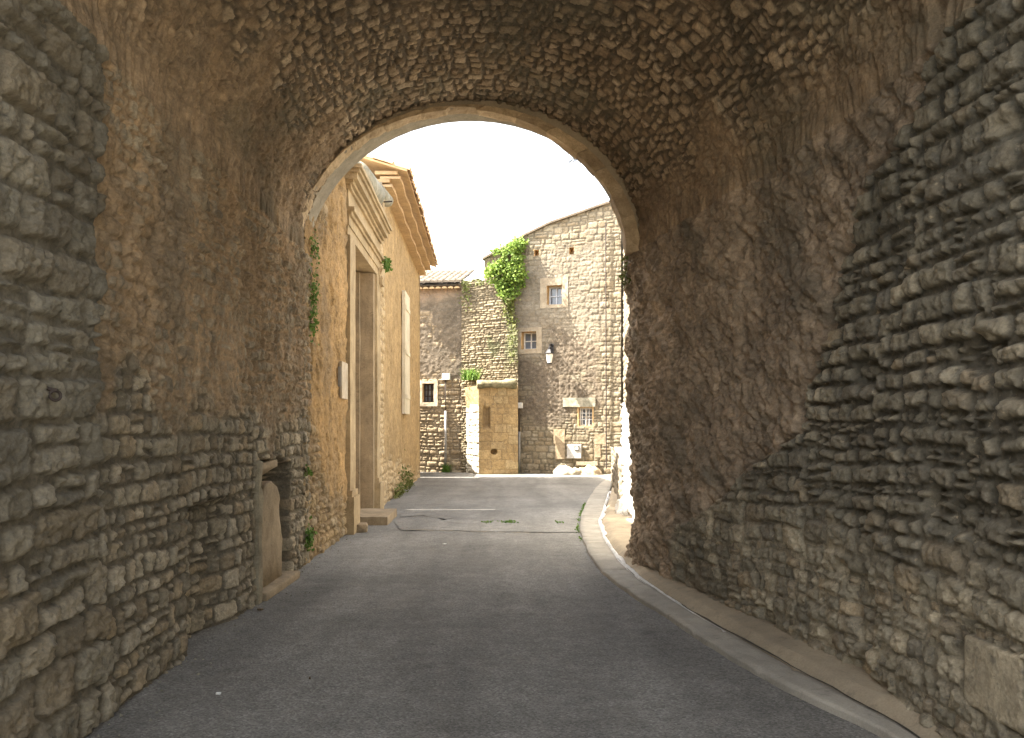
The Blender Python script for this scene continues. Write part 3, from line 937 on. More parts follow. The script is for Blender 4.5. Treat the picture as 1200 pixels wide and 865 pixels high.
patch('road_patch', ((462, 612), (500, 606), (545, 611), (600, 611), (640, 613), (668, 616), (679, 624), (640, 624), (560, 623), (505, 621), (470, 622)), MAT['asphalt_old'], .006, 3)
patch('road_patch', ((470, 602), (500, 601), (530, 607), (520, 610), (495, 604), (470, 606)), MAT['asphalt_old'], .006, 9)
for k, (a_, b_) in enumerate((((462, 621.3), (652, 626.5)),)):
    p0, p1 = ground_at(*a_), ground_at(*b_)
    n = 80; q = np.linspace(0, 1, n)
    xy = np.stack([p0.x + (p1.x - p0.x) * q, p0.y + (p1.y - p0.y) * q + .03 * fbm(q * 14, q * 0, 120 + k, 3)], 1)
    wd = .006 + .022 * fbm(q * 30, q * 0, 130 + k, 3)
    vs = [(x, y - max(w_, .002), .016) for (x, y), w_ in zip(xy, wd)] + [(x, y + max(w_, .002), .016) for (x, y), w_ in zip(xy, wd)]
    me = bpy.data.meshes.new('road_seam'); me.from_pydata(vs, [], [(i, i + 1, n + i + 1, n + i) for i in range(n - 1)])
    tag(link('road_seam', me, MAT['verge']), kind='structure')


# ================================================================== sunny side beyond the arch
def flat_wall(A, B, top, seed, mat, name, parent, res=.03, layout=None, cutouts=(), zlo=-.1, ext=0, flipn=False):
    """relief wall from A to B (x, y); layout(s, z) -> h, R, M, B, A ; cutouts = (s0, s1, z0, z1)"""
    A = np.array(A, float); B = np.array(B, float)
    L = np.linalg.norm(B - A); T = (B - A) / L
    s = np.unique(np.concatenate([np.linspace(0, L, int(L / res) + 2)] + [np.array([c[0], c[1]]) for c in cutouts]))
    zt = max(top(q) for q in np.linspace(0, L, 50))
    z = np.unique(np.concatenate([np.linspace(zlo, zt, int((zt - zlo) / res) + 2)] + [np.array([c[2], c[3]]) for c in cutouts]))
    S, Zz = np.meshgrid(s, z, indexing='ij')
    h, R, M, Bm, Am = layout(S, Zz)
    tp = np.array([top(q) for q in s])[:, None] + .04 * fbm(S * 3, S * 0, seed, 3)
    keep = np.ones((len(s) - 1, len(z) - 1), bool)
    sc = (s[1:] + s[:-1]) / 2; zc = (z[1:] + z[:-1]) / 2
    for c in cutouts:
        keep &= ~(((sc > c[0]) & (sc < c[1]))[:, None] & ((zc > c[2]) & (zc < c[3]))[None, :])
        ds = np.maximum(np.maximum(c[0] - S, S - c[1]), np.maximum(c[2] - Zz, Zz - c[3]))
        h = h * sstep(.0, .12, ds)
    over = Zz > tp
    keep &= ~(over[:-1, :-1] & over[1:, :-1])
    Zd = np.minimum(Zz, tp)
    P = np.zeros(S.shape + (3,))
    N = np.array([T[1], -T[0]])
    if flipn: N = -N
    P[..., 0] = A[0] + T[0] * S + N[0] * h
    P[..., 1] = A[1] + T[1] * S + N[1] * h
    P[..., 2] = Zd
    return grid_mesh(name, P, pack(R, M, Bm, Am), mat, parent, keep, flip=flipn)


# ---- courtyard wall, left of the road, from the arch to the gateway
cw = empty('courtyard_wall', (xL(10.6), 10.6, 0), 'rough ochre rendered wall running from the arch to the stone gateway', 'wall')


def court_layout(s, z):
    h1, m1, r1 = courses(s, z, 141, h=(.09, .17), asp=(.8, 2), joint=.014, warp=.05)
    n = fbm(s * 1.5, z * 1.3, 142, 4)
    B = sstep(-.2, .2, z - 1.5 + 1.1 * n + .8 * sstep(.6, 2, s)) * (1 - .8 * sstep(.05, .4, fbm(s * 2.2, z * 1.4, 146, 4) - .25 * sstep(.9, 1.7, s)))
    fa = facets(s, z * .8, 148, .11) * .6 + facets(s, z, 149, .05) * .4
    pl = .022 * fa + .040 * fbm(s * 3.4, z * 2.0, 143, 5) + .014 * fbm(s * 12, z * 8, 144, 4) - .035 * sstep(.22, .42, fbm(s * 5, z * 3, 145, 3))
    st = .05 * h1 + .016 * fa * m1 + .014 * fbm(s * 15, z * 15, 147, 4) + .01 * n
    return mixa(st, pl + .02, B), r1, m1, B, .6 * sstep(.1, .45, fbm(s * 1.5, z * .7, 150, 5))


flat_wall((xL(9.11) - .02, 9.11), (xL(11.84), 11.84), lambda s: 5.9, 1, MAT['court'], 'wall_face', cw, .016, court_layout)  # unseen top raised to keep sun off the verge
MB().box((-2.95, 10.7, 2.9), (.75, 2.4, 5.9)).build('wall_core', MAT['court'], cw)

# ---- gateway
gate = empty('stone_gateway', (xL(13.5), 13.5, 0), 'tall classical stone gateway with heavy cornice on the sunny side of the street', 'gateway')


def wy(d, out=0.0):
    return xL(d) + out


def along(m, d0, d1, o0, o1, z0, z1, bev=0):
    """a bar lying along the facade, from depth d0 to d1, standing o0..o1 out of the wall plane"""
    m.hexa([(wy(d0, o0), d0, z0), (wy(d0, o1), d0, z0), (wy(d1, o1), d1, z0), (wy(d1, o0), d1, z0),
            (wy(d0, o0), d0, z1), (wy(d0, o1), d0, z1), (wy(d1, o1), d1, z1), (wy(d1, o0), d1, z1)])
    return m


def galong(m, d0, d1, o0, o1, z0, z1):
    q_ = lambda d: 11.85 + (d - 12.0) * .835
    return along(m, q_(d0), q_(d1), o0, o1 * .82 if o1 > 0 else o1, z0, z1)


def pil(d0, d1, name='pilaster'):
    m = galong(MB(), d0, d1, -.55, .09, .62, 4.46); m.rough(.15, .014, 3, 7)
    p = m.build(name, MAT['portal'], gate)
    m = galong(MB(), d0 - .06, d1 + .06, -.55, .17, -.05, .55)
    galong(m, d0 - .03, d1 + .03, -.55, .13, .552, .64)
    m.rough(.15, .018, 5, 4); q = m.build('plinth', MAT['portal'], gate)
    return p


pil(12.02, 12.62); pil(15.62, 16.15)
m = galong(MB(), 12.2, 16.0, -.95, -.50, -.02, 4.4); m.rough(.4, .01, 2, 6); m.build('door_leaf', MAT['reveal'], gate)
m = galong(MB(), 15.42, 15.615, -.52, .03, -.02, 4.44); m.rough(.2, .012, 6, 6); m.build('door_jamb', MAT['reveal'], gate)
m = galong(MB(), 15.30, 15.416, -.52, -.22, -.02, 4.44); m.rough(.2, .012, 7, 6); m.build('door_jamb', MAT['reveal'], gate)
m = MB()
for (z0, z1, o) in ((4.462, 4.60, .06), (4.602, 4.74, .085), (4.742, 4.80, .13), (4.802, 4.86, .18)):
    galong(m, 11.98 - o * .3, 16.2 + o * .3, -.5, o, z0, z1)
m.rough(.3, .013, 31, 7); m.build('architrave', MAT['portal'], gate)
m = MB(); galong(m, 11.95, 16.22, -.5, .07, 4.862, 5.13); m.rough(.2, .01, 9, 6); m.build('frieze', MAT['portal'], gate)
m = MB()
for (z0, z1, o) in ((5.132, 5.19, .12), (5.192, 5.25, .17), (5.252, 5.345, .25), (5.347, 5.40, .30), (5.402, 5.46, .34)):
    galong(m, 11.95 - o * .5, 16.2 + o * .5, -.5, o, z0, z1)
m.rough(.3, .016, 32, 7); m.build('cornice', MAT['portal'], gate)
m = MB(); galong(m, 15.9, 16.28, -.1, .17, 4.30, 4.60); m.rough(.1, .04, 10, 4); m.build('corner_block', MAT['portal'], gate)
m = MB(); galong(m, 11.86, 12.5, -.3, .24, 5.47, 5.60); galong(m, 11.92, 12.44, -.25, .16, 5.602, 5.72); m.rough(.15, .012, 12, 3)
m.build('pedestal', MAT['greystone'], gate)
m = MB(); galong(m, 12.05, 12.5, -.16, .14, 5.73, 6.12); m.rough(.15, .012, 13, 3); m.build('finial_block', MAT['portal'], gate)
# rolled scroll of the broken pediment
m = MB(); q0 = Vector((wy(12.9) + .02, 12.9, 5.70)); q1 = Vector((wy(14.35) + .05, 14.35, 5.78))
m.tube([q0, q0.lerp(q1, .5), q1], [.20, .22, .23], 20); m.rough(.2, .02, 4)
m.build('scroll', MAT['greystone'], gate, True)
m = MB(); galong(m, 15.02, 15.10, -.2, .27, 5.47, 6.02); m.build('scroll_end', MAT['palestone'], gate)
m = MB(); q0 = Vector((wy(14.75) + .08, 14.75, 5.98)); q1 = Vector((wy(15.7) + .16, 15.7, 6.05))
m.tube([q0, q1], [.15, .13], 14); m.rough(.12, .03, 5); m.build('scroll', MAT['greystone'], gate, True)
m = MB()
for k, o in enumerate((.16, .24, .19)):
    galong(m, 15.12 + k * .34, 15.42 + k * .34, -.2, o, 5.47 - .0, 5.93 - .02 * k)
m.rough(.2, .006, 6, 2)
m.build('pediment_block', MAT['portal'], gate)
m = MB(); q = at(452, 236, 14.8); m.tube([q + Vector((-.25, .1, 0)), q + Vector((.12, 0, 0))], .014, 6); m.build('iron_bar', MAT['rust'], gate)
m = MB()
galong(m, 11.96, 16.3, -1.0, -.52, 4.3, 5.5); m.build('wall_core', MAT['portal'], gate)

# step in front of the gateway
m = MB()
along(m, 12.95, 14.25, -.35, .50, -.03, .13)
m.rough(.2, .02, 21, 6); o = m.build('stone_step', MAT['slabstone'], None, False)
tag(o, 'broad worn stone step lying at the foot of the gateway', 'step')
m = MB(); m.box((wy(12.35) + .2, 12.2, .05), (.18, .3, .14), .2, bevel=.03); m.rough(.1, .03, 22, 3)
o = m.build('rubble_stone', MAT['slabstone'], None, True); tag(o, 'small loose stone block at the foot of the near gateway pilaster', 'stone')

# plaque on the courtyard wall
m = MB(); along(m, 11.18, 11.66, .04, .075, 2.0, 2.52); pq = m.build('wall_plaque', MAT['plaque'])
tag(pq, 'small pale square plaque fixed to the ochre wall before the gateway', 'plaque')
m = MB(); along(m, 11.12, 11.148, .03, .07, 2.16, 2.44); put(m.build('plaque_edge', MAT['zinc']), pq)

# ---- golden house
gh = empty('golden_house', (xL(20.5), 20.5, 0), 'golden rendered house with deep tiled eaves beyond the gateway', 'house')


def gold_layout(s, z):
    h1, m1, r1 = courses(s, z, 151, h=(.14, .26), asp=(.9, 2), joint=.016, warp=.05)
    n = fbm(s * 1.1, z * .9, 152, 4)
    B = np.minimum(sstep(-.15, .1, s - .75 + .5 * n - .3 * sstep(2.5, 0, z)), sstep(-.15, .1, z - .55 + .45 * n + .1 * (s - 6)))
    rake = .012 * facets(s, z * .6, 156, .1) + .016 * fbm(s * 7, z * 3, 153, 4) + .012 * fbm(s * 19, z * 8, 154, 3)
    return mixa(.05 * h1 + .02 * n, rake + .03, B), r1, m1, B, 0 * s


GX0, GX1 = 15.9, 25.0
flat_wall((xL(15.36), 15.36), (xL(GX1), GX1), lambda s: 6.42, 2, MAT['gold'], 'wall', gh, .024, gold_layout)
m = MB()
m.hexa([(xL(GX0) - 4.2, 15.4, -.05), (xL(GX0) - .06, 15.4, -.05), (xL(GX1) - .06, GX1, -.05), (xL(GX1) - 4.2, GX1, -.05),
        (xL(GX0) - 4.2, 15.4, 6.5), (xL(GX0) - .06, 15.4, 6.5), (xL(GX1) - .06, GX1, 6.5), (xL(GX1) - 4.2, GX1, 6.5)])
m.build('wall_core', MAT['gold'], gh)
m = MB(); along(m, 24.96, 25.02, -.2, .05, .0, 6.3); m.rough(.2, .012, 7, 6); m.build('corner_quoin', MAT['portal'], gh)
# two corbelled tile courses under the eave
for row, (z0, o0, o1) in enumerate(((6.36, .0, .24), (6.52, .0, .40))):
    m = MB(); n = 46
    for k in range(n):
        d0 = GX0 - .1 + (GX1 + .2 - GX0) * k / n; d1 = GX0 - .1 + (GX1 + .2 - GX0) * (k + 1) / n; dm = (d0 + d1) / 2
        ring_a, ring_b = [], []
        for j in range(6):
            a = math.pi * j / 5
            yy = dm - (d1 - d0) * .5 * math.cos(a); zz_ = z0 + .085 * math.sin(a)
            ring_a.append(m.bm.verts.new((wy(dm, o0), yy, zz_))); ring_b.append(m.bm.verts.new((wy(dm, o1 + .012 * math.sin(k * 7.1)), yy, zz_)))
        for j in range(5):
            m.bm.faces.new((ring_a[j], ring_a[j + 1], ring_b[j + 1], ring_b[j]))
        m.bm.faces.new(ring_b)
        m.bm.faces.new((ring_a[0], ring_b[0], ring_b[-1], ring_a[-1]))
    along(m, GX0 - .1, GX1 + .1, -.1, o1 - .05, z0 + .088, z0 + .155)
    m.build('eave_course', MAT['tile'], gh)
# roof of half round tiles
m = MB(); n = 46; zr = 6.68; pitch = math.tan(math.radians(17))
def tile_row(m, P0, dirv, side, up, L, r, n=6, taper=.85):
    a_, b_ = [], []
    for j in range(n + 1):
        a = math.pi * j / n
        a_.append(m.bm.verts.new(P0 + side * (-r * math.cos(a)) + up * (r * .75 * math.sin(a))))
        b_.append(m.bm.verts.new(P0 + dirv * L + side * (-r * taper * math.cos(a)) + up * (r * .75 * taper * math.sin(a))))
    for j in range(n):
        m.bm.faces.new((a_[j], a_[j + 1], b_[j + 1], b_[j]))
    m.bm.faces.new(a_)


slope = Vector((-1, 0, pitch)).normalized(); upv = Vector((pitch, 0, 1)).normalized()
for k in range(n):
    d = GX0 - .15 + (GX1 + .3 - GX0) * (k + .5) / n
    for rw in range(11):
        P0 = Vector((wy(d, .60 + random.uniform(-.02, .02)), d + random.uniform(-.01, .01), zr)) + slope * (.38 * rw) + upv * .012 * (rw % 2)
        tile_row(m, P0, slope, Vector((0, 1, 0)), upv, .42, .105)
mm = m.build('roof', MAT['tile_edge'], gh)
m = MB()
m.hexa([(wy(GX0, .55), GX0 - .2, zr - .045), (wy(GX1, .55), GX1 + .2, zr - .045), (wy(GX1, -4.3), GX1 + .2, zr - .045 + 4.85 * pitch), (wy(GX0, -4.3), GX0 - .2, zr - .045 + 4.85 * pitch),
        (wy(GX0, .55), GX0 - .2, zr - .01), (wy(GX1, .55), GX1 + .2, zr - .01), (wy(GX1, -4.3), GX1 + .2, zr - .01 + 4.85 * pitch), (wy(GX0, -4.3), GX0 - .2, zr - .01 + 4.85 * pitch)])
m.build('eave_board', MAT['tile'], gh)
# tall shutter folded back on the wall
m = MB(); along(m, 19.55, 20.75, .05, .13, 1.92, 4.95); sh = m.build('window_shutter', MAT['shutter'], gh)
for z in (2.3, 3.4, 4.5):
    m = MB(); along(m, 19.62, 20.68, .132, .15, z, z + .1)
    c = m.build('shutter_batten', MAT['shutter']); c.parent = sh

# unseen block added behind the golden house's corner to shade the low house
m = MB(); m.hexa([(-6.5, 25.3, -.05), (-3.3, 25.3, -.05), (-3.3, 27.9, -.05), (-6.5, 27.9, -.05), (-6.5, 25.3, 4.0), (-3.3, 25.3, 2.75), (-3.3, 27.9, 2.75), (-6.5, 27.9, 4.0)])
o = m.build('shade_blocker', MAT['court']); tag(o, 'unseen low ochre shed tucked behind the golden house', 'blocker')


# ================================================================== houses closing the street
def plane_pix(A, B):
    A = Vector((A[0], A[1])); B = Vector((B[0], B[1])); L = (B - A).length; T = (B - A) / L

    def f(u, v):
        k = (u - 600) / F
        s = (k * A.y - A.x) / (T.x - k * T.y)
        d = A.y + s * T.y
        return s, CAM_Z + (HOR - v) / F * d
    return A, B, T, L, f


def frame_matrix(A, T):
    """local x along the facade, y into it, z up"""
    return Matrix(((T.x, -T.y, 0, A.x), (T.y, T.x, 0, A.y), (0, 0, 1, 0), (0, 0, 0, 1)))


def window(parent, Mx, s0, s1, z0, z1, depth=.34, bars=False, frame='blue_frame', reveal='orange_reveal', panes=(2, 2), label=None, surround=None, smat='limewash'):
    """a deep set window: reveal, frame with glazing bars, glass"""
    m = MB(); t = .012
    def q(x, y, z): return Mx @ Vector((x, y, z))
    # reveal: four thin slabs behind the opening edges
    for (a0, a1, c0, c1) in ((s0 - .05, s0, z0 - .05, z1 + .05), (s1, s1 + .05, z0 - .05, z1 + .05), (s0, s1, z0 - .05, z0), (s0, s1, z1, z1 + .05)):
        m.hexa([q(a0, -.004, c0), q(a1, -.004, c0), q(a1, depth + .06, c0), q(a0, depth + .06, c0), q(a0, -.004, c1), q(a1, -.004, c1), q(a1, depth + .06, c1), q(a0, depth + .06, c1)])
    w = m.build('window', MAT[reveal], parent)
    if label: w['label'] = label

    def sub(o):
        o.parent = w; return o
    m = MB(); fw = .045
    def bar(a0, a1, c0, c1, y0=depth - .03, y1=depth + .02):
        m.hexa([q(a0, y0, c0), q(a1, y0, c0), q(a1, y1, c0), q(a0, y1, c0), q(a0, y0, c1), q(a1, y0, c1), q(a1, y1, c1), q(a0, y1, c1)])
    bar(s0 + .001, s0 + fw, z0 + .001, z1 - .001); bar(s1 - fw, s1 - .001, z0 + .001, z1 - .001)
    bar(s0 + fw, s1 - fw, z0 + .001, z0 + fw); bar(s0 + fw, s1 - fw, z1 - fw, z1 - .001)
    for i in range(1, panes[0]):
        x = s0 + (s1 - s0) * i / panes[0]; bar(x - .02, x + .02, z0 + fw, z1 - fw, depth - .028, depth + .018)
    for i in range(1, panes[1]):
        z = z0 + (z1 - z0) * i / panes[1]; bar(s0 + fw, s1 - fw, z - .016, z + .016, depth - .024, depth + .014)
    sub(m.build('frame', MAT[frame]))
    m = MB(); bar(s0 + .002, s1 - .002, z0 + .002, z1 - .002, depth + .022, depth + .04)
    sub(m.build('pane', MAT['glass']))
    if bars:
        m = MB()
        for i in range(1, 4):
            x = s0 + (s1 - s0) * i / 4
            m.tube([q(x, .06, z0), q(x, .06, z1)], .014, 6)
        for z in (z0 + (z1 - z0) * .35, z0 + (z1 - z0) * .7):
            m.tube([q(s0, .06, z), q(s1, .06, z)], .010, 6)
        sub(m.build('iron_grille', MAT['bar']))
    if surround:
        m = MB(); e0, e1, e2, e3 = surround
        y0, y1 = (-.05 if smat == 'limewash' else -.032), .0
        def sb(a0, a1, c0, c1):
            m.hexa([q(a0, y0, c0), q(a1, y0, c0), q(a1, .05, c0), q(a0, .05, c0), q(a0, y0, c1), q(a1, y0, c1), q(a1, .05, c1), q(a0, .05, c1)])
        sb(s0 - e0, s0 - .001, z0 - e2, z1 + e3); sb(s1 + .001, s1 + e1, z0 - e2, z1 + e3)
        sb(s0 - .001, s1 + .001, z0 - e2, z0 - .001); sb(s0 - .001, s1 + .001, z1 + .001, z1 + e3)
        m.rough(.2, .022, 5, 5)
        sub(m.build('surround', MAT[smat]))
    return w


# ---- gable house
GA, GB, GT, GL, gpix = plane_pix((-.96, 27.9), (3.63, 26.5))
gm = frame_matrix(GA, GT)
gab = empty('gable_house', ((GA.x + GB.x) / 2, (GA.y + GB.y) / 2, 0), 'tall pale stone house with sloping gable and three small windows', 'house')
tp = [gpix(*p) for p in ((566, 305), (592, 291), (615, 277), (645, 262.5), (680, 250.5), (707, 241), (727, 235))]
W1 = [*gpix(641, 335), *gpix(658.5, 356.5)]; W2 = [*gpix(611, 389), *gpix(628.5, 409)]; W3 = [*gpix(678, 478), *gpix(694, 499)]
V1 = [*gpix(626, 293), *gpix(631.5, 299.5)]; V2 = [*gpix(667, 290), *gpix(672.5, 298)]
cut = [(a[0], a[2], a[3], a[1]) for a in (W1, W2, W3, V1, V2)]
corner_s = gpix(711, 400)[0]


def gab_layout(s, z):
    h1, m1, r1 = courses(s, z, 161, h=(.12, .24), asp=(.9, 2.4), joint=.014, warp=.03, edge=.03, wave=.03)
    n = fbm(s * 1.5, z * 1.5, 162, 4); n2 = fbm(s * .8, z * .8, 163, 3)
    # old brown render in the middle, also standing for the shadow low down; bare stone along the roof line, the corner and the foot
    topz = np.interp(s, [p[0] for p in tp], [p[1] for p in tp])
    B = sstep(-.1, .25, topz - .95 - z + .35 * n) * sstep(-.1, .3, corner_s - .12 - s + .22 * n) * sstep(-.3, .25, z - 1.55 + 1.0 * n + .5 * n2 + .15 * (s - 2) - .9 * sstep(2.6, 3.1, s) * sstep(2.6, 2.2, z))
    B = B * (1 - .7 * sstep(.2, .45, fbm(s * 2.1, z * 2.1, 164, 4)))
    # pale plaster round the windows
    A = np.zeros_like(s)
    for c, e in zip(cut[:2], (.34, .26)):
        ds = np.hypot(np.maximum(np.maximum(c[0] - s, s - c[1]), 0), np.maximum(np.maximum(c[2] - z, z - c[3]), 0) * .8)
        A = np.maximum(A, 1 - sstep(-.05, .05, ds - e + .12 * n))
    A = np.maximum(A, .5 * sstep(.15, .5, fbm(s * 1.3, z * 1.3, 165, 4)) * sstep(3.5, 5, z))
    up = np.clip(B * .95 * sstep(-.5, .5, z - 5.0 + 1.3 * n2 + .6 * n + .35 * (s - 2.3)), 0, 1)
    A = np.maximum(A, up)
    B = B * (1 - A)
    rend = .020 * fbm(s * 15, z * 15, 166, 3) + .006 * fbm(s * 3, z * 3, 167, 4) + .006 * h1
    h = mixa(.024 * h1 + .008 * fbm(s * 12, z * 12, 168, 3) + .012 * n, rend + .012, np.maximum(B, A * .7))
    return h, r1, m1, B, A


def gtop(s):
    return float(np.interp(s, [p[0] for p in tp], [p[1] for p in tp]))


flat_wall(GA, GB, gtop, 4, MAT['far'], 'wall', gab, .026, gab_layout, cut)
m = MB()
# body of the house behind its facade
poly = [gm @ Vector((s, .55, z)) for s, z in [(0.02, -.05), (GL - .02, -.05), (GL - .02, gtop(GL) - .1)] + [(p[0], p[1] - .12) for p in tp[::-1][1:-1]] + [(.02, gtop(0) - .1)]]
m.prism(poly, (gm.to_3x3() @ Vector((0, 5.5, 0)))); m.build('house_body', MAT['far'], gab)
m = MB()
for i in range(len(tp) - 1):
    a, b = tp[i], tp[i + 1]
    p = [(a[0], -.10, a[1] + .0), (b[0], -.10, b[1] + .0), (b[0], 6, b[1] + .0), (a[0], 6, a[1] + .0)]
    m.hexa([gm @ Vector(x) for x in p] + [gm @ (Vector(x) + Vector((0, 0, .07))) for x in p])
m.build('roof', MAT['greytile'], gab)
window(gab, gm, *cut[0], label='small upper window with pale blue glazing bars', surround=(.24, .22, .12, .26), smat='worn_plaster')
window(gab, gm, *cut[1], label='small middle window beside the lamp', frame='white_paint', surround=(.18, .20, .16, .14), smat='worn_plaster')
window(gab, gm, *cut[2], depth=.22, bars=True, frame='white_paint', label='small ground floor window behind white bars')
for c in cut[3:]:
    m = MB()
    def q(x, y, z): return gm @ Vector((x, y, z))
    m.hexa([q(c[0] - .02, .30, c[2] - .02), q(c[1] + .02, .30, c[2] - .02), q(c[1] + .02, .4, c[2] - .02), q(c[0] - .02, .4, c[2] - .02),
            q(c[0] - .02, .30, c[3] + .02), q(c[1] + .02, .30, c[3] + .02), q(c[1] + .02, .4, c[3] + .02), q(c[0] - .02, .4, c[3] + .02)])
    for (a0, a1, c0, c1) in ((c[0] - .04, c[0], c[2], c[3]), (c[1], c[1] + .04, c[2], c[3]), (c[0] - .04, c[1] + .04, c[2] - .04, c[2]), (c[0] - .04, c[1] + .04, c[3], c[3] + .04)):
        m.hexa([q(a0, 0, c0), q(a1, 0, c0), q(a1, .3, c0), q(a0, .3, c0), q(a0, 0, c1), q(a1, 0, c1), q(a1, .3, c1), q(a0, .3, c1)])
    m.build('vent_hole', MAT['orange_reveal'], gab)
# dressed stones of a blocked doorway, and the grey lintel over the barred window
m = MB()
def gblock(u0, u1, v0, v1, out, m):
    s0, zb = gpix(u0, v1); s1, zt = gpix(u1, v0)
    p = [(s0, -out, zb), (s1, -out, zb), (s1, .06, zb), (s0, .06, zb)]
    q_ = [(s0, -out, zt), (s1, -out, zt), (s1, .06, zt), (s0, .06, zt)]
    m.hexa([gm @ Vector(x) for x in p + q_])
for a_ in ((649, 662, 503, 520, .03), (651, 662, 520.5, 538, .035), (697, 710, 509, 521, .03), (697, 704, 521.5, 536, .035)):
    m = MB(); gblock(*a_, m); m.rough(.15, .012, 3, 3); m.build('door_stone', MAT['slabstone'], gab)
m = MB()
m = MB(); gblock(660, 698, 466, 477, .06, m); m.rough(.2, .012, 8, 4); m.build('lintel', MAT['greystone'], gab)
m = MB(); gblock(676, 701, 541, 545, .14, m); m.rough(.2, .01, 9, 3); m.build('ledge', MAT['palestone'], gab)
m = MB()
p0 = gm @ Vector((corner_s, -.08, .2)); p1 = gm @ Vector((corner_s - .02, -.08, gpix(711, 262)[1]))
m.tube([p0, p1], .02, 8); o = m.build('drain_pipe', MAT['rust'], gab)

# meter cabinet
s0, zb = gpix(665.5, 537); s1, zt = gpix(682, 521)
m = MB(); m.box(((s0 + s1) / 2, -.06, (zb + zt) / 2), (s1 - s0, .16, zt - zb), M=gm, bevel=.012)
mc = m.build('meter_box', MAT['greybox']); tag(mc, 'grey square meter cabinet on the foot of the gable house under the barred window', 'meter box')
m = MB(); m.box(((s0 + s1) / 2 + .1, -.15, zt - .12), (.15, .02, .15), M=gm); put(m.build('meter_window', MAT['rust']), mc)
mc.children[0].matrix_parent_inverse = Matrix()
m = MB(); m.box(((s0 + s1) / 2 + .1, -.161, zt - .12), (.10, .01, .10), M=gm); c = m.build('pane', MAT['milk']); c.parent = mc

# lantern on its bracket
sl, zl = gpix(647.5, 416)
wl = empty('wall_lantern', gm @ Vector((sl, 0, zl)), 'black iron street lantern with white glass bracketed on the gable house', 'lantern')
m = MB()
cx = Vector((sl, -.42, zl))
rings = [(-.30, .085), (.02, .135), (.025, .16)]
def lathe(m, prof, n=8):
    rr_ = [[m.bm.verts.new(gm @ (cx + Vector((r * math.cos(2 * math.pi * k / n), r * math.sin(2 * math.pi * k / n), z)))) for k in range(n)] for z, r in prof]
    for i in range(len(rr_) - 1):
        for k in range(n):
            m.bm.faces.new((rr_[i][k], rr_[i][(k + 1) % n], rr_[i + 1][(k + 1) % n], rr_[i + 1][k]))
    m.bm.faces.new(rr_[0][::-1]); m.bm.faces.new(rr_[-1])
lathe(m, [(-.30, .075), (.0, .125)], 6); m.build('glass', MAT['milk'], wl)
m = MB(); lathe(m, [(.002, .16), (.02, .165), (.14, .085), (.16, .05), (.22, .045), (.24, .02), (.30, .015)], 6); m.build('hood', MAT['black_iron'], wl)
m = MB(); lathe(m, [(-.345, .03), (-.33, .085), (-.302, .085)], 6); m.build('base', MAT['black_iron'], wl)
m = MB()
m.tube([gm @ Vector((sl, .02, zl + .30)), gm @ Vector((sl, -.2, zl + .36)), gm @ Vector((sl, -.42, zl + .30))], .022, 8)
m.tube([gm @ Vector((sl, .02, zl + .08)), gm @ Vector((sl, -.15, zl + .16)), gm @ Vector((sl, -.30, zl + .33))], .014, 6)
m.box((sl, -.03, zl + .2), (.08, .03, .36), M=gm); m.build('bracket', MAT['black_iron'], wl)

# pale rock at the foot of the house
m = MB(); c = ground_at(668, 562); sr, _ = gpix(668, 560)
base = gm @ Vector((sr, -.40, 0))
bmesh.ops.create_icosphere(m.bm, subdivisions=4, radius=1, matrix=Matrix.Translation(base) @ gm.to_3x3().to_4x4() @ Matrix.Diagonal((.46, .34, .30, 1)))
m.rough(.22, .17, 31); m.rough(.08, .04, 35); o = m.build('boulder', MAT['palestone'], None, True); tag(o, 'pale rounded rock at the foot of the gable house', 'rock')
m = MB(); sr, _ = gpix(692, 560); base = gm @ Vector((sr, -.2, 0))
bmesh.ops.create_icosphere(m.bm, subdivisions=4, radius=1, matrix=Matrix.Translation(base) @ gm.to_3x3().to_4x4() @ Matrix.Diagonal((.42, .3, .34, 1)))
m.rough(.22, .17, 33); m.rough(.08, .04, 36); o = m.build('boulder', MAT['slabstone'], None, True); tag(o, 'ochre rock mound against the gable house, right of the pale rock', 'rock')

# ---- ruined dry stone wall between the two houses
DA, DB, DT, DL, dpix = plane_pix((at(541, 500, 27.8).x, 27.8), (at(607, 500, 27.2).x, 27.2))
dm = frame_matrix(DA, DT)
ruin = empty('dry_stone_wall', ((DA.x + DB.x) / 2, 27.5, 0), 'high ragged dry stone wall between the low house and the gable house', 'wall')
dtp = [dpix(*p) for p in ((541, 328), (552, 330), (560, 326), (572, 332), (580, 335), (592, 352), (598, 375), (606, 388))]


def dry_layout(s, z):
    h1, m1, r1 = courses(s, z, 171, h=(.06, .11), asp=(1.4, 4.0), joint=.012, warp=.025, edge=.022, split=.1)
    n = fbm(s * 1.6, z * 1.0, 172, 4)
    A = np.maximum(.8 * sstep(.3, .6, fbm(s * 1.8, z * .7, 173, 4) + .35 * sstep(5.9, 6.8, z)), sstep(-.1, .2, s - 1.55 + .2 * n) * sstep(3.4, 4.3, z) * .8)
    return .038 * h1 + .03 * n, r1, m1, 0 * s, A


flat_wall(DA, DB, lambda s: float(np.interp(s, [p[0] for p in dtp], [p[1] for p in dtp])), 6, MAT['dry'], 'wall', ruin, .024, dry_layout)
m = MB(); m.hexa([dm @ Vector(p) for p in ((0, .12, -.05), (DL, .12, -.05), (DL, .5, -.05), (0, .5, -.05), (0, .12, 6.6), (DL * .6, .12, 6.5), (DL * .6, .5, 6.5), (0, .5, 6.6))])
m.build('wall_core', MAT['dry'], ruin)

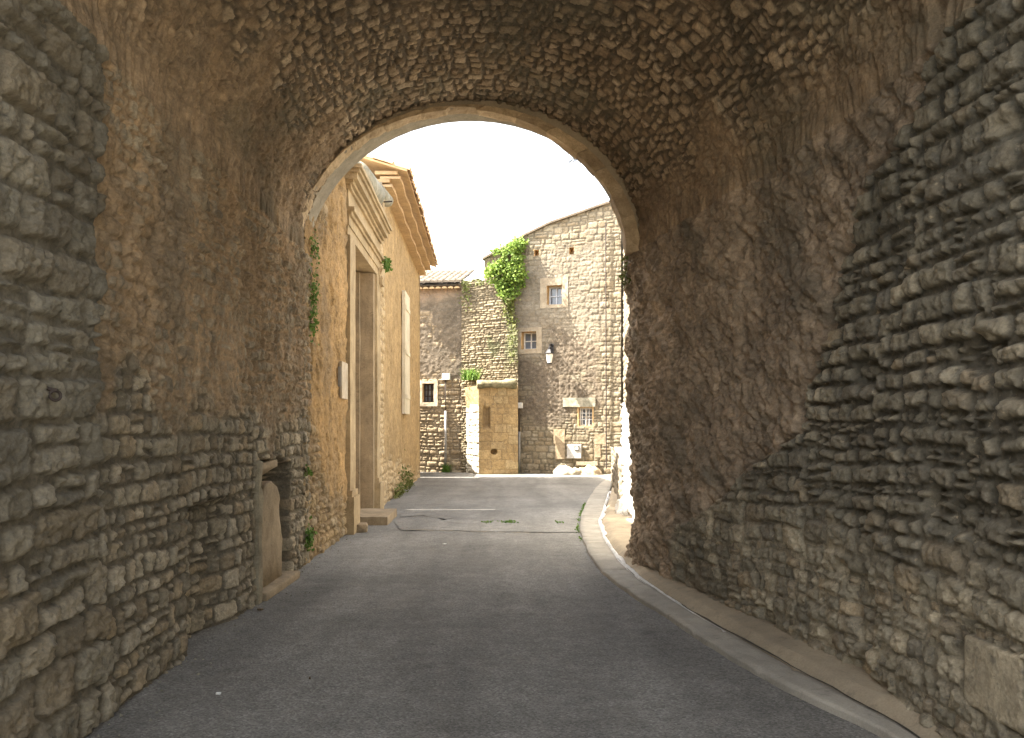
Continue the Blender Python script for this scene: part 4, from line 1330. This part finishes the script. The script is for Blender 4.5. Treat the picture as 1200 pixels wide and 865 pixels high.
# ---- ochre ashlar buttress with its round ledge
BA, BB, BT, BL, bpix = plane_pix((at(561, 500, 26.7).x, 26.7), (at(607, 500, 26.95).x, 26.95))
bmx = frame_matrix(BA, BT)
but = empty('ashlar_buttress', ((BA.x + BB.x) / 2, 27.4, 0), 'ochre ashlar buttress with a rounded ledge on top, standing before the dry stone wall', 'buttress')
hole_c = bpix(579, 529.5)
niche_c = bpix(570, 489)


def but_layout(s, z):
    h1, m1, r1 = courses(s, z, 181, h=(.22, .36), asp=(1.2, 2.2), joint=.008, warp=.012, edge=.02, split=.05, wave=.01, rnd=.2)
    n = fbm(s * 2, z * 2, 182, 4)
    h = .010 * h1 + .02 * n + .008 * fbm(s * 9, z * 9, 183, 3)
    a = 1 - sstep(.09, .12, np.hypot((s - hole_c[0]), (z - hole_c[1]) * 1.15))
    b = 1 - sstep(.09, .14, np.maximum(np.abs(s - niche_c[0]), np.abs(z - niche_c[1]) * .34) + .03 * n)
    return h - .25 * a - .12 * b, r1, m1, 0 * s, np.maximum(b * .9, 0)


btop = bpix(580, 452)[1]
flat_wall(BA, BB, lambda s: btop, 7, MAT['ashlar'], 'wall', but, .022, but_layout)
m = MB(); m.hexa([bmx @ Vector(p) for p in ((.01, .2, -.05), (BL - .01, .2, -.05), (BL - .01, .7, -.05), (.01, .8, -.05), (.01, .2, btop - .02), (BL - .01, .2, btop - .02), (BL - .01, .7, btop - .02), (.01, .8, btop - .02))])
m.build('wall_core', MAT['ashlar'], but)
m = MB(); z = bpix(580, 450.5)[1]
m.tube([bmx @ Vector((-.04, .0, z)), bmx @ Vector((BL * .3, -.03, z)), bmx @ Vector((BL * .7, -.02, z + .02)), bmx @ Vector((BL * .94, .0, z + .03))], [.13, .14, .14, .16], 14)
m.rough(.2, .06, 9, 2); m.build('ledge', MAT['mossstone'], but, True)

# ---- sunlit splayed jamb of an old doorway, left of the buttress
JA = (at(547.0, 500, 27.55).x, 27.55); JB = (at(562.2, 500, 26.72).x, 26.72)
jam = empty('doorway_jamb', ((JA[0] + JB[0]) / 2, 27.7, 0), 'bright sunlit stone jamb in the gap between the low house and the buttress', 'doorway')


def jam_layout(s, z):
    h1, m1, r1 = courses(s, z, 191, h=(.16, .26), asp=(1.5, 3), joint=.012, warp=.03)
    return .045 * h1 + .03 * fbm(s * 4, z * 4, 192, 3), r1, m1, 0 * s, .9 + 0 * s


flat_wall(JA, JB, lambda s: 2.25 - .0 * s + .1 * math.sin(s * 2), 8, MAT['jamb'], 'jamb', jam, .024, jam_layout)
m = MB(); hd = [Vector((JA[0], 27.5, 2.25)), Vector((JB[0], 26.74, 2.0)), Vector((JB[0] - .0, 26.72, 2.95)), Vector((JA[0] - .08, 27.5, 2.95))]
m.prism(hd, (.05, .4, .05)); m.rough(.2, .06, 3, 4); m.build('broken_arch', MAT['ashlar'], jam)

# ---- low house at the left end
LA, LB, LT, LL, lpix = plane_pix((at(470, 500, 28.2).x, 28.2), (at(542.5, 500, 27.9).x, 27.9))
lm = frame_matrix(LA, LT)
low = empty('low_house', ((LA.x + LB.x) / 2, 28.1, 0), 'low house with stained grey render and wavy tiled eave beside the golden house', 'house')
LW = [*lpix(495, 449.5), *lpix(508.5, 471.5)]; lcut = [(LW[0], LW[2], LW[3], LW[1])]
ltop = lpix(515, 334)[1]


def low_layout(s, z):
    h1, m1, r1 = courses(s, z, 201, h=(.10, .20), asp=(1.2, 2.6), joint=.014, warp=.04)
    n = fbm(s * 1.7, z * 1.3, 202, 4)
    B = sstep(-.1, .15, z - 3.25 + .5 * n + .1 * (s - 1)) * (1 - .75 * sstep(.25, .45, fbm(s * 2.2, z * 2, 203, 3)))
    pink = sstep(-.2, .4, z - 6.0 + .5 * n)
    A = np.maximum(pink * .9, (1 - B) * .5 * sstep(3.4, 1.9, z) * 0)
    rend = .016 * fbm(s * 9, z * 9, 204, 4) + .01 * n
    return mixa(.042 * h1 + .01 * n, rend + .02, B), r1, m1, B * (1 - A), A


MAT['low'] = wall_mat('stained_render', [(.38, .29, .18), (.46, .36, .23), (.33, .25, .155), (.50, .42, .29)], (.36, .29, .20),
                      (.145, .118, .085), (.215, .175, .128), other=(.40, .285, .20), other2=(.34, .245, .18), stain=(.7, 1.1))
flat_wall(LA, LB, lambda s: ltop, 9, MAT['low'], 'wall', low, .024, low_layout, lcut)
m = MB(); m.hexa([lm @ Vector(p) for p in ((0, .5, -.05), (LL - .02, .5, -.05), (LL - .02, 4, -.05), (0, 4, -.05), (0, .5, ltop + .05), (LL - .02, .5, ltop + .05), (LL - .02, 4, ltop + .9), (0, 4, ltop + .9))])
m.hexa([lm @ Vector(p) for p in ((LL - .06, .0, -.05), (LL - .005, .0, -.05), (LL - .005, .5, -.05), (LL - .06, .5, -.05), (LL - .06, .0, ltop), (LL - .005, .0, ltop), (LL - .005, .5, ltop), (LL - .06, .5, ltop))])
m.build('house_body', MAT['low'], low)
m = MB(); n = 10
for k in range(n):
    x = LL * (k + .5) / n
    for rw in range(7):
        P0 = lm @ Vector((x + random.uniform(-.012, .012), -.34 + .36 * rw + random.uniform(-.02, .02), ltop + .03 + .122 * rw))
        tile_row(m, P0, (lm.to_3x3() @ Vector((0, 1, .34))).normalized(), lm.to_3x3() @ Vector((1, 0, 0)), Vector((0, 0, 1)), .44, .115)
m.hexa([lm @ Vector(p) for p in ((0, -.2, ltop - .06), (LL - .2, -.2, ltop - .06), (LL - .2, 2.4, ltop + .78), (0, 2.4, ltop + .78), (0, -.2, ltop - .03), (LL - .2, -.2, ltop - .03), (LL - .2, 2.4, ltop + .81), (0, 2.4, ltop + .81))])
m.build('roof', MAT['greytile'], low)
m = MB()
for k in range(n):
    x = LL * (k + .0) / n + .06
    tile_row(m, lm @ Vector((x, -.26, ltop - .17)), (lm.to_3x3() @ Vector((0, 1, 0))), lm.to_3x3() @ Vector((1, 0, 0)), Vector((0, 0, 1)), .3, .10)
m.build('eave_course', MAT['tile'], low)
window(low, lm, *lcut[0], depth=.26, panes=(3, 3), frame='rust', label='small dark window in a white surround', surround=(.10, .14, .14, .10))

# cable pipes up the fronts
def conduit(fn, mx, u, vtop, vbot, box, label):
    s, zt = fn(u, vtop); _, zb = fn(u, vbot)
    e = empty('cable_conduit', mx @ Vector((s, -.06, max(zb, 0))), label, 'conduit', 'cable conduits on the far fronts')
    m = MB(); m.tube([mx @ Vector((s, -.07, -.02)), mx @ Vector((s + .01, -.07, zb + (zt - zb) * .66))], .042, 8); m.build('pipe', MAT['zinc'], e, True)
    m = MB(); m.tube([mx @ Vector((s + .01, -.06, zb + (zt - zb) * .66)), mx @ Vector((s - .01, -.06, zt + .05))], .018, 8); m.build('cable', MAT['rust'], e, True)
    m = MB(); s0, z0 = fn(box[0], box[3]); s1, z1 = fn(box[1], box[2])
    m.box(((s0 + s1) / 2, -.08, (z0 + z1) / 2), (s1 - s0, .14, z1 - z0), M=mx, bevel=.012); m.build('junction_box', MAT['white_paint'], e)


conduit(lpix, lm, 522.5, 445, 553, (519, 528, 438, 445.5), 'thin grey pipe with white box on the low house front')
conduit(gpix, gm, 609, 478, 560, (606, 613, 472, 478.5), 'thin grey pipe with white box between the buttress and the gable house')

# ---- boundary wall on the right beyond the arch, in full sun at its near end
bw = empty('boundary_wall', (2.3, 17, 0), 'pale sunlit boundary wall beyond the arch on the outer side of the kerb, its unseen tall end added to bounce light', 'wall')


def bw_layout(s, z):
    h1, m1, r1 = courses(s, z, 211, h=(.12, .22), asp=(1, 2.4), joint=.014, warp=.04)
    n = fbm(s * 1.5, z * 1.5, 212, 4)
    return .045 * h1 + .04 * n, r1, np.maximum(m1, .5), 0 * s, .75 + 0 * s


flat_wall((2.93, 23.4), (1.99, 14.2), lambda s: 1.02, 10, MAT['far'], 'wall_face', bw, .03, bw_layout)  # darker stone and low top stand for shade on the far stretch
flat_wall((1.985, 14.2), (1.95, 9.78), lambda s: 2.0 + 3.1 * float(sstep(1.9, 2.4, s)), 12, MAT['sunny'], 'wall_face', bw, .03, bw_layout)  # unseen tall end added to bounce sun into the passage
m = MB(); m.hexa([(3.0, 23.4, -.05), (3.4, 23.4, -.05), (2.5, 14.2, -.05), (2.07, 14.2, -.05), (3.0, 23.4, 1.0), (3.4, 23.4, 1.0), (2.5, 14.2, 1.0), (2.07, 14.2, 1.0)])
m.hexa([(2.07, 14.19, -.05), (2.5, 14.19, -.05), (2.5, 9.8, -.05), (2.03, 9.8, -.05), (2.07, 14.19, 1.95), (2.5, 14.19, 1.95), (2.5, 9.8, 1.95), (2.03, 9.8, 1.95)])
m.hexa([(2.06, 11.75, 1.951), (2.5, 11.75, 1.951), (2.5, 9.8, 1.951), (2.04, 9.8, 1.951), (2.06, 11.75, 5.0), (2.5, 11.75, 5.0), (2.5, 9.8, 5.0), (2.04, 9.8, 5.0)])
m.build('wall_core', MAT['sunny'], bw)
m = MB(); bmesh.ops.create_icosphere(m.bm, subdivisions=4, radius=1, matrix=Matrix.Translation((1.97, 13.9, .08)) @ Matrix.Diagonal((.12, .4, .32, 1)))
m.rough(.2, .12, 41); m.rough(.08, .05, 42); o = m.build('boulder', MAT['sunny'], None, True); tag(o, 'bright sunlit rock at the foot of the boundary wall', 'rock')

# ---- taller house on the right, only its lit flank shows past the arch
sh_ = empty('flank_house', (3.3, 22, 0), 'tall sunlit stone house flank seen as a sliver past the right side of the arch', 'house')


def fl_layout(s, z):
    h1, m1, r1 = courses(s, z, 221, h=(.12, .24), asp=(1, 2.6), joint=.014, warp=.04)
    return .045 * h1, r1, m1, 0 * s, .5 + 0 * s


flat_wall((3.72, 26.4), (3.16, 16.0), lambda s: 8.3 + .02 * s, 11, MAT['far'], 'wall', sh_, .03, fl_layout)
m = MB(); m.hexa([(3.79, 26.4, -.05), (7, 26.4, -.05), (7, 16.02, -.05), (3.23, 16.02, -.05), (3.79, 26.4, 8.2), (7, 26.4, 8.2), (7, 16.02, 8.2), (3.23, 16.02, 8.2)])
m.build('house_body', MAT['far'], sh_)

# ================================================================== plants
r = random.Random(77)
# ivy over the left end of the gable house
ivy = empty('ivy', gm @ Vector((gpix(592, 320)[0], -.1, gpix(592, 355)[1])), 'bright green ivy mound hanging over the left end of the gable house', 'ivy')
pts, trail = [], []
poly = [(573, 320), (576, 306), (588, 293), (601, 286), (613, 284), (615, 293), (611, 303), (616, 320), (614, 338), (605, 348), (599, 353), (589, 346), (579, 335), (573, 331)]


def inside(u, v, pl):
    c = False; j = len(pl) - 1
    for i in range(len(pl)):
        if (pl[i][1] > v) != (pl[j][1] > v) and u < (pl[j][0] - pl[i][0]) * (v - pl[i][1]) / (pl[j][1] - pl[i][1]) + pl[i][0]: c = not c
        j = i
    return c


cl = []
while len(cl) < 75:
    u, v = r.uniform(566, 620), r.uniform(279, 360)
    if inside(u, v, poly): cl.append((u, v, r.uniform(.12, .30), r.uniform(.1, .5)))
for (u, v, rad, dep) in cl:
    s, z = gpix(u, v)
    c = gm @ Vector((s, -dep, z))
    for k in range(48):
        d_ = Vector((r.gauss(0, 1), r.gauss(0, 1), r.gauss(0, 1))).normalized() * rad * r.uniform(.55, 1.05)
        d_.z *= .8
        pts.append(c + d_)
leaves('foliage', pts, .085, MAT['ivy'], ivy, gm.to_3x3() @ Vector((0, -.7, .5)), .7, 1.2, 3)
m = MB()
for k in range(6):
    s, z = gpix(r.uniform(588, 603), 345)
    m.tube([gm @ Vector((s, -.07, z)), gm @ Vector((s + r.uniform(-.1, .1), -.07, z - .6)), gm @ Vector((s + r.uniform(-.15, .15), -.07, z - 1.3))], .012, 5)
m.build('stem', MAT['stem'], ivy)
pts = []
for k in range(480):
    v = 352 + 40 * r.random() ** 1.3; u = 599 + r.gauss(0, 4.5) - (v - 352) * .02
    s, z = gpix(u, v); pts.append(gm @ Vector((s, -.10 - .5 * max(0, 1 - (v - 350) / 60) * r.random(), z)))
leaves('trailing_foliage', pts, .075, MAT['moss'], ivy, gm.to_3x3() @ Vector((0, -1, .2)), .6, 1.2, 5)

# dark creeper on the dry stone wall
pts = []
for k in range(230):
    if r.random() < .45: u = r.gauss(547, 3); v = 330 + abs(r.gauss(0, 14))
    elif r.random() < .4: u = r.uniform(545, 570); v = 328 + r.uniform(-2, 8)
    else: u = 602 + r.gauss(0, 2.5); v = r.uniform(370, 425)
    s, z = dpix(u, v); pts.append(dm @ Vector((s, -.09 - .05 * r.random(), z)))
o = leaves('wall_creeper', pts, .07, MAT['moss'], None, dm.to_3x3() @ Vector((0, -1, .3)), .6, 1.2, 6)
tag(o, 'dark olive creeper patches clinging to the top and edge of the dry stone wall', 'creeper')
# bush on the ledge
c = dm @ Vector((dpix(554, 440)[0], -.25, dpix(554, 446)[1]))
o = blades('ledge_grass', c, 170, .13, .42, MAT['weed'], 9, .7)
tag(o, 'tuft of long green grass growing beside the rounded ledge of the buttress', 'grass tuft')
# plants on the left walls and in the cracks
def sprig(u, v, d, n, rad, size, label, mat='weed', seed=0, off=.04, drop=.6):
    rr_ = random.Random(seed); x = xL(d) + off; z = CAM_Z + (HOR - v) / F * d
    pts = []
    for k in range(n):
        pts.append(Vector((x + abs(rr_.gauss(0, rad * .35)), d + rr_.gauss(0, rad), z + rr_.gauss(0, rad * drop))))
    e = empty('wall_plant', (x - .02, d, z), label, 'wall plant', 'small plants rooted in the left walls')
    leaves('foliage', pts, size, MAT[mat], e, Vector((1, 0, .3)), .7, 1.3, seed)
    m = MB()
    for p in pts[::9]:
        m.tube([Vector((x - .03, d, z)), (Vector((x, d, z)) + p) / 2 + Vector((.01, 0, .01)), p], .003, 4)
    m.build('stem', MAT['stem'], e)
    return e


sprig(361, 292, 9.45, 80, .07, .035, 'topmost little green plant on the ochre wall just beyond the arch foot', seed=1, drop=1.4)
sprig(360, 341, 9.4, 120, .07, .04, 'green trailing plant on the ochre wall, second below the arch foot', seed=2, drop=1.8)
sprig(358, 378, 9.4, 90, .07, .04, 'third and lowest of the green plants under the left arch foot', seed=3, drop=1.6)
sprig(355, 553, 9.15, 60, .035, .035, 'single round green sprig above the niche end of the rubble wall', seed=4)
sprig(356, 630, 9.2, 130, .06, .04, 'leafy weed at the foot of the rubble wall after the niche', seed=5, drop=1.2)
sprig(448, 311, 15.5, 160, .10, .06, 'green plant sprouting from the top corner of the gateway', seed=6, off=.15)
# mossy growth at the foot of the golden house
pts = []
for k in range(520):
    d = 17.4 + 4.4 * r.random() ** .8; z = abs(r.gauss(0, .26)) * (1.15 if d > 18.6 else .6) * (1 - .5 * abs(d - 19.8) / 2.4)
    pts.append(Vector((xL(d) + .06 + .12 * r.random() * max(0, 1 - z), d, z)))
o = leaves('foot_weeds', pts, .055, MAT['moss'], None, Vector((1, 0, .4)), .6, 1.4, 8)
tag(o, 'strip of mossy weeds along the foot of the golden house', 'weeds')
# fern at the right arch foot
pts = []
for k in range(220):
    v = r.uniform(300, 335); p = at(738 + r.gauss(0, 4) - (v - 315) * .05, v, 9.25); p.x -= .02; pts.append(p + Vector((0, r.gauss(0, .08), 0)))
e = empty('hanging_plant', at(741, 305, 9.25), 'dark green plant hanging under the right foot of the arch ring', 'wall plant')
leaves('foliage', pts, .035, MAT['moss'], e, Vector((-1, -.3, .2)), .7, 1.4, 9)
m = MB()
for p in pts[::12]: m.tube([at(743, 303, 9.25), p], .003, 4)
m.build('stem', MAT['stem'], e)
# bare twig hanging from the ring
m = MB(); b0 = at(676, 186, 9.1)
for k in range(12):
    e_ = b0 + Vector((-.10 + r.gauss(0, .06), r.gauss(0, .03), -.06 + r.gauss(0, .06))); m.tube([b0 + Vector((.05, 0, .03)), (b0 + e_) / 2 + Vector((0, 0, .02)), e_], .003, 4)
tw = m.build('dry_twig', MAT['stem']); tag(tw, 'tangle of dry twigs hanging from the underside of the arch', 'twig')
# weeds along the kerb and in the seam
pts = []
for i in range(0, NK):
    if 11.0 < KO[i, 1] < 17 and fbm(np.array([KO[i, 1] * 1.3]), np.array([.5]), 9)[0] > .05:
        for k in range(5): pts.append(Vector((KO[i, 0] - .03 + r.gauss(0, .012), KO[i, 1] + r.gauss(0, .04), .015 + .01 * r.random())))
o = leaves('kerb_weeds', pts, .02, MAT['weed'], None, Vector((0, 0, .6)), .7, 1.3, 10)
tag(o, 'thin line of small weeds along the road edge of the kerb', 'weeds'); o['kind'] = 'stuff'
pts = []
for k in range(160):
    p = ground_at(r.choice((570, 590, 597, 600, 655)) + r.gauss(0, 3), 613 + r.gauss(0, .4)); p.z = .02; pts.append(p)
o = leaves('seam_weeds', pts, .028, MAT['weed'], None, Vector((0, 0, .7)), .6, 1.3, 11)
tag(o, 'sparse tiny weeds growing in the seam across the road', 'weeds'); o['kind'] = 'stuff'
c = lm @ Vector((lpix(523, 548)[0] + .02, -.12, 0)); o = blades('foot_tuft', c, 90, .07, .34, MAT['weed'], 12, .6)
tag(o, 'dark grass tuft at the foot of the pipe on the low house', 'grass tuft')
# litter on the road
for k, (u, v, sz, lab) in enumerate(((256, 814, .018, 'tiny white scrap of paper on the near asphalt by the rubble wall'), (521, 638, .03, 'small pale stone chip on the road in front of the seam'), (363, 796, .012, 'tiny brown leaf lying flat on the near asphalt'), (305, 715, .03, 'short brown twig lying on the road near the niche'))):
    p = ground_at(u, v); m = MB()
    m.box((p.x, p.y, .008), (sz * 1.6, sz, .012), k * .9, bevel=.003)
    o = m.build(('paper_scrap', 'stone_chip', 'dry_leaf', 'dry_twig')[k], MAT['white_paint' if k < 2 else 'stem']); tag(o, lab, ('paper', 'stone', 'leaf', 'twig')[k])

rg = random.Random(5); m = MB()
for k in range(900):
    if k < 600:
        d = 3.0 + 9 * rg.random() ** 1.3; x = xL(d) + .05 + abs(rg.gauss(0, .13)); z0 = .0
    elif k < 780:
        i = rg.randrange(0, NK); d = KO[i, 1]; x = KO[i, 0] - abs(rg.gauss(.02, .07)); z0 = 0
        if d < 3: continue
    else:
        d = rg.uniform(3.5, 24); x = rg.uniform(-2.2, 1.2); z0 = 0
    sz = .003 + .008 * rg.random() ** 4 * (1.5 if k < 600 else 1)
    c = Vector((x, d, z0 + sz * .3)); q_ = [c + Vector((rg.uniform(-1, 1), rg.uniform(-1, 1), 0)).normalized() * sz for _ in range(3)]
    tp_ = m.bm.verts.new(c + Vector((rg.uniform(-.3, .3) * sz, 0, sz * .9))); vv = [m.bm.verts.new(p) for p in q_]
    for j in range(3): m.bm.faces.new((vv[j], vv[(j + 1) % 3], tp_))
    m.bm.faces.new(vv)
o = m.build('gravel', MAT['greystone']); tag(o, 'loose grit scattered along the wall foot and kerb', 'grit', kind='stuff')

# ================================================================== light, sky, camera
L = Vector((.60, .015, -.785)).normalized()
sun_dir = -L
elev = math.asin(sun_dir.z); az = math.atan2(sun_dir.x, sun_dir.y)
ld = bpy.data.lights.new('Sun', 'SUN'); ld.energy = 4.8; ld.angle = math.radians(.5); ld.color = (1, .93, .82)
lo = bpy.data.objects.new('Sun', ld); COL.objects.link(lo); lo.rotation_euler = L.to_track_quat('-Z', 'Y').to_euler(); lo.location = (-20, 0, 30)
wd = bpy.data.worlds.new('World'); SC.world = wd; wd.use_nodes = True
t = wd.node_tree; bg = t.nodes['Background']
sky = t.nodes.new('ShaderNodeTexSky'); sky.sky_type = 'NISHITA'; sky.sun_disc = False
sky.sun_elevation = elev; sky.sun_rotation = az
sky.air_density = 1.0; sky.dust_density = 4.0; sky.ozone_density = 1.0
hs = t.nodes.new('ShaderNodeHueSaturation'); hs.inputs['Saturation'].default_value = .45
t.links.new(sky.outputs[0], hs.inputs['Color'])
wm = t.nodes.new('ShaderNodeMix'); wm.data_type = 'RGBA'; wm.blend_type = 'MULTIPLY'; wm.inputs[0].default_value = 1; wm.inputs[7].default_value = (1.0, .98, .93, 1)
t.links.new(hs.outputs[0], wm.inputs[6]); t.links.new(wm.outputs[2], bg.inputs['Color']); bg.inputs['Strength'].default_value = .15

cd = bpy.data.cameras.new('Camera'); cam = bpy.data.objects.new('Camera', cd); COL.objects.link(cam)
cam.location = (0, 0, CAM_Z); cam.rotation_euler = (math.radians(90), 0, 0)
cd.sensor_fit = 'HORIZONTAL'; cd.sensor_width = 36; cd.lens = 36 * F / 1200
cd.shift_y = (HOR - 432.5) / 1200
cd.clip_start = .05; cd.clip_end = 2000
SC.camera = cam
SC.view_settings.view_transform = 'Standard'; SC.view_settings.look = 'None'
SC.view_settings.exposure = 2.8; SC.view_settings.gamma = 1
SC.cycles.max_bounces = 12; SC.cycles.diffuse_bounces = 8
SC.cycles.use_denoising = True
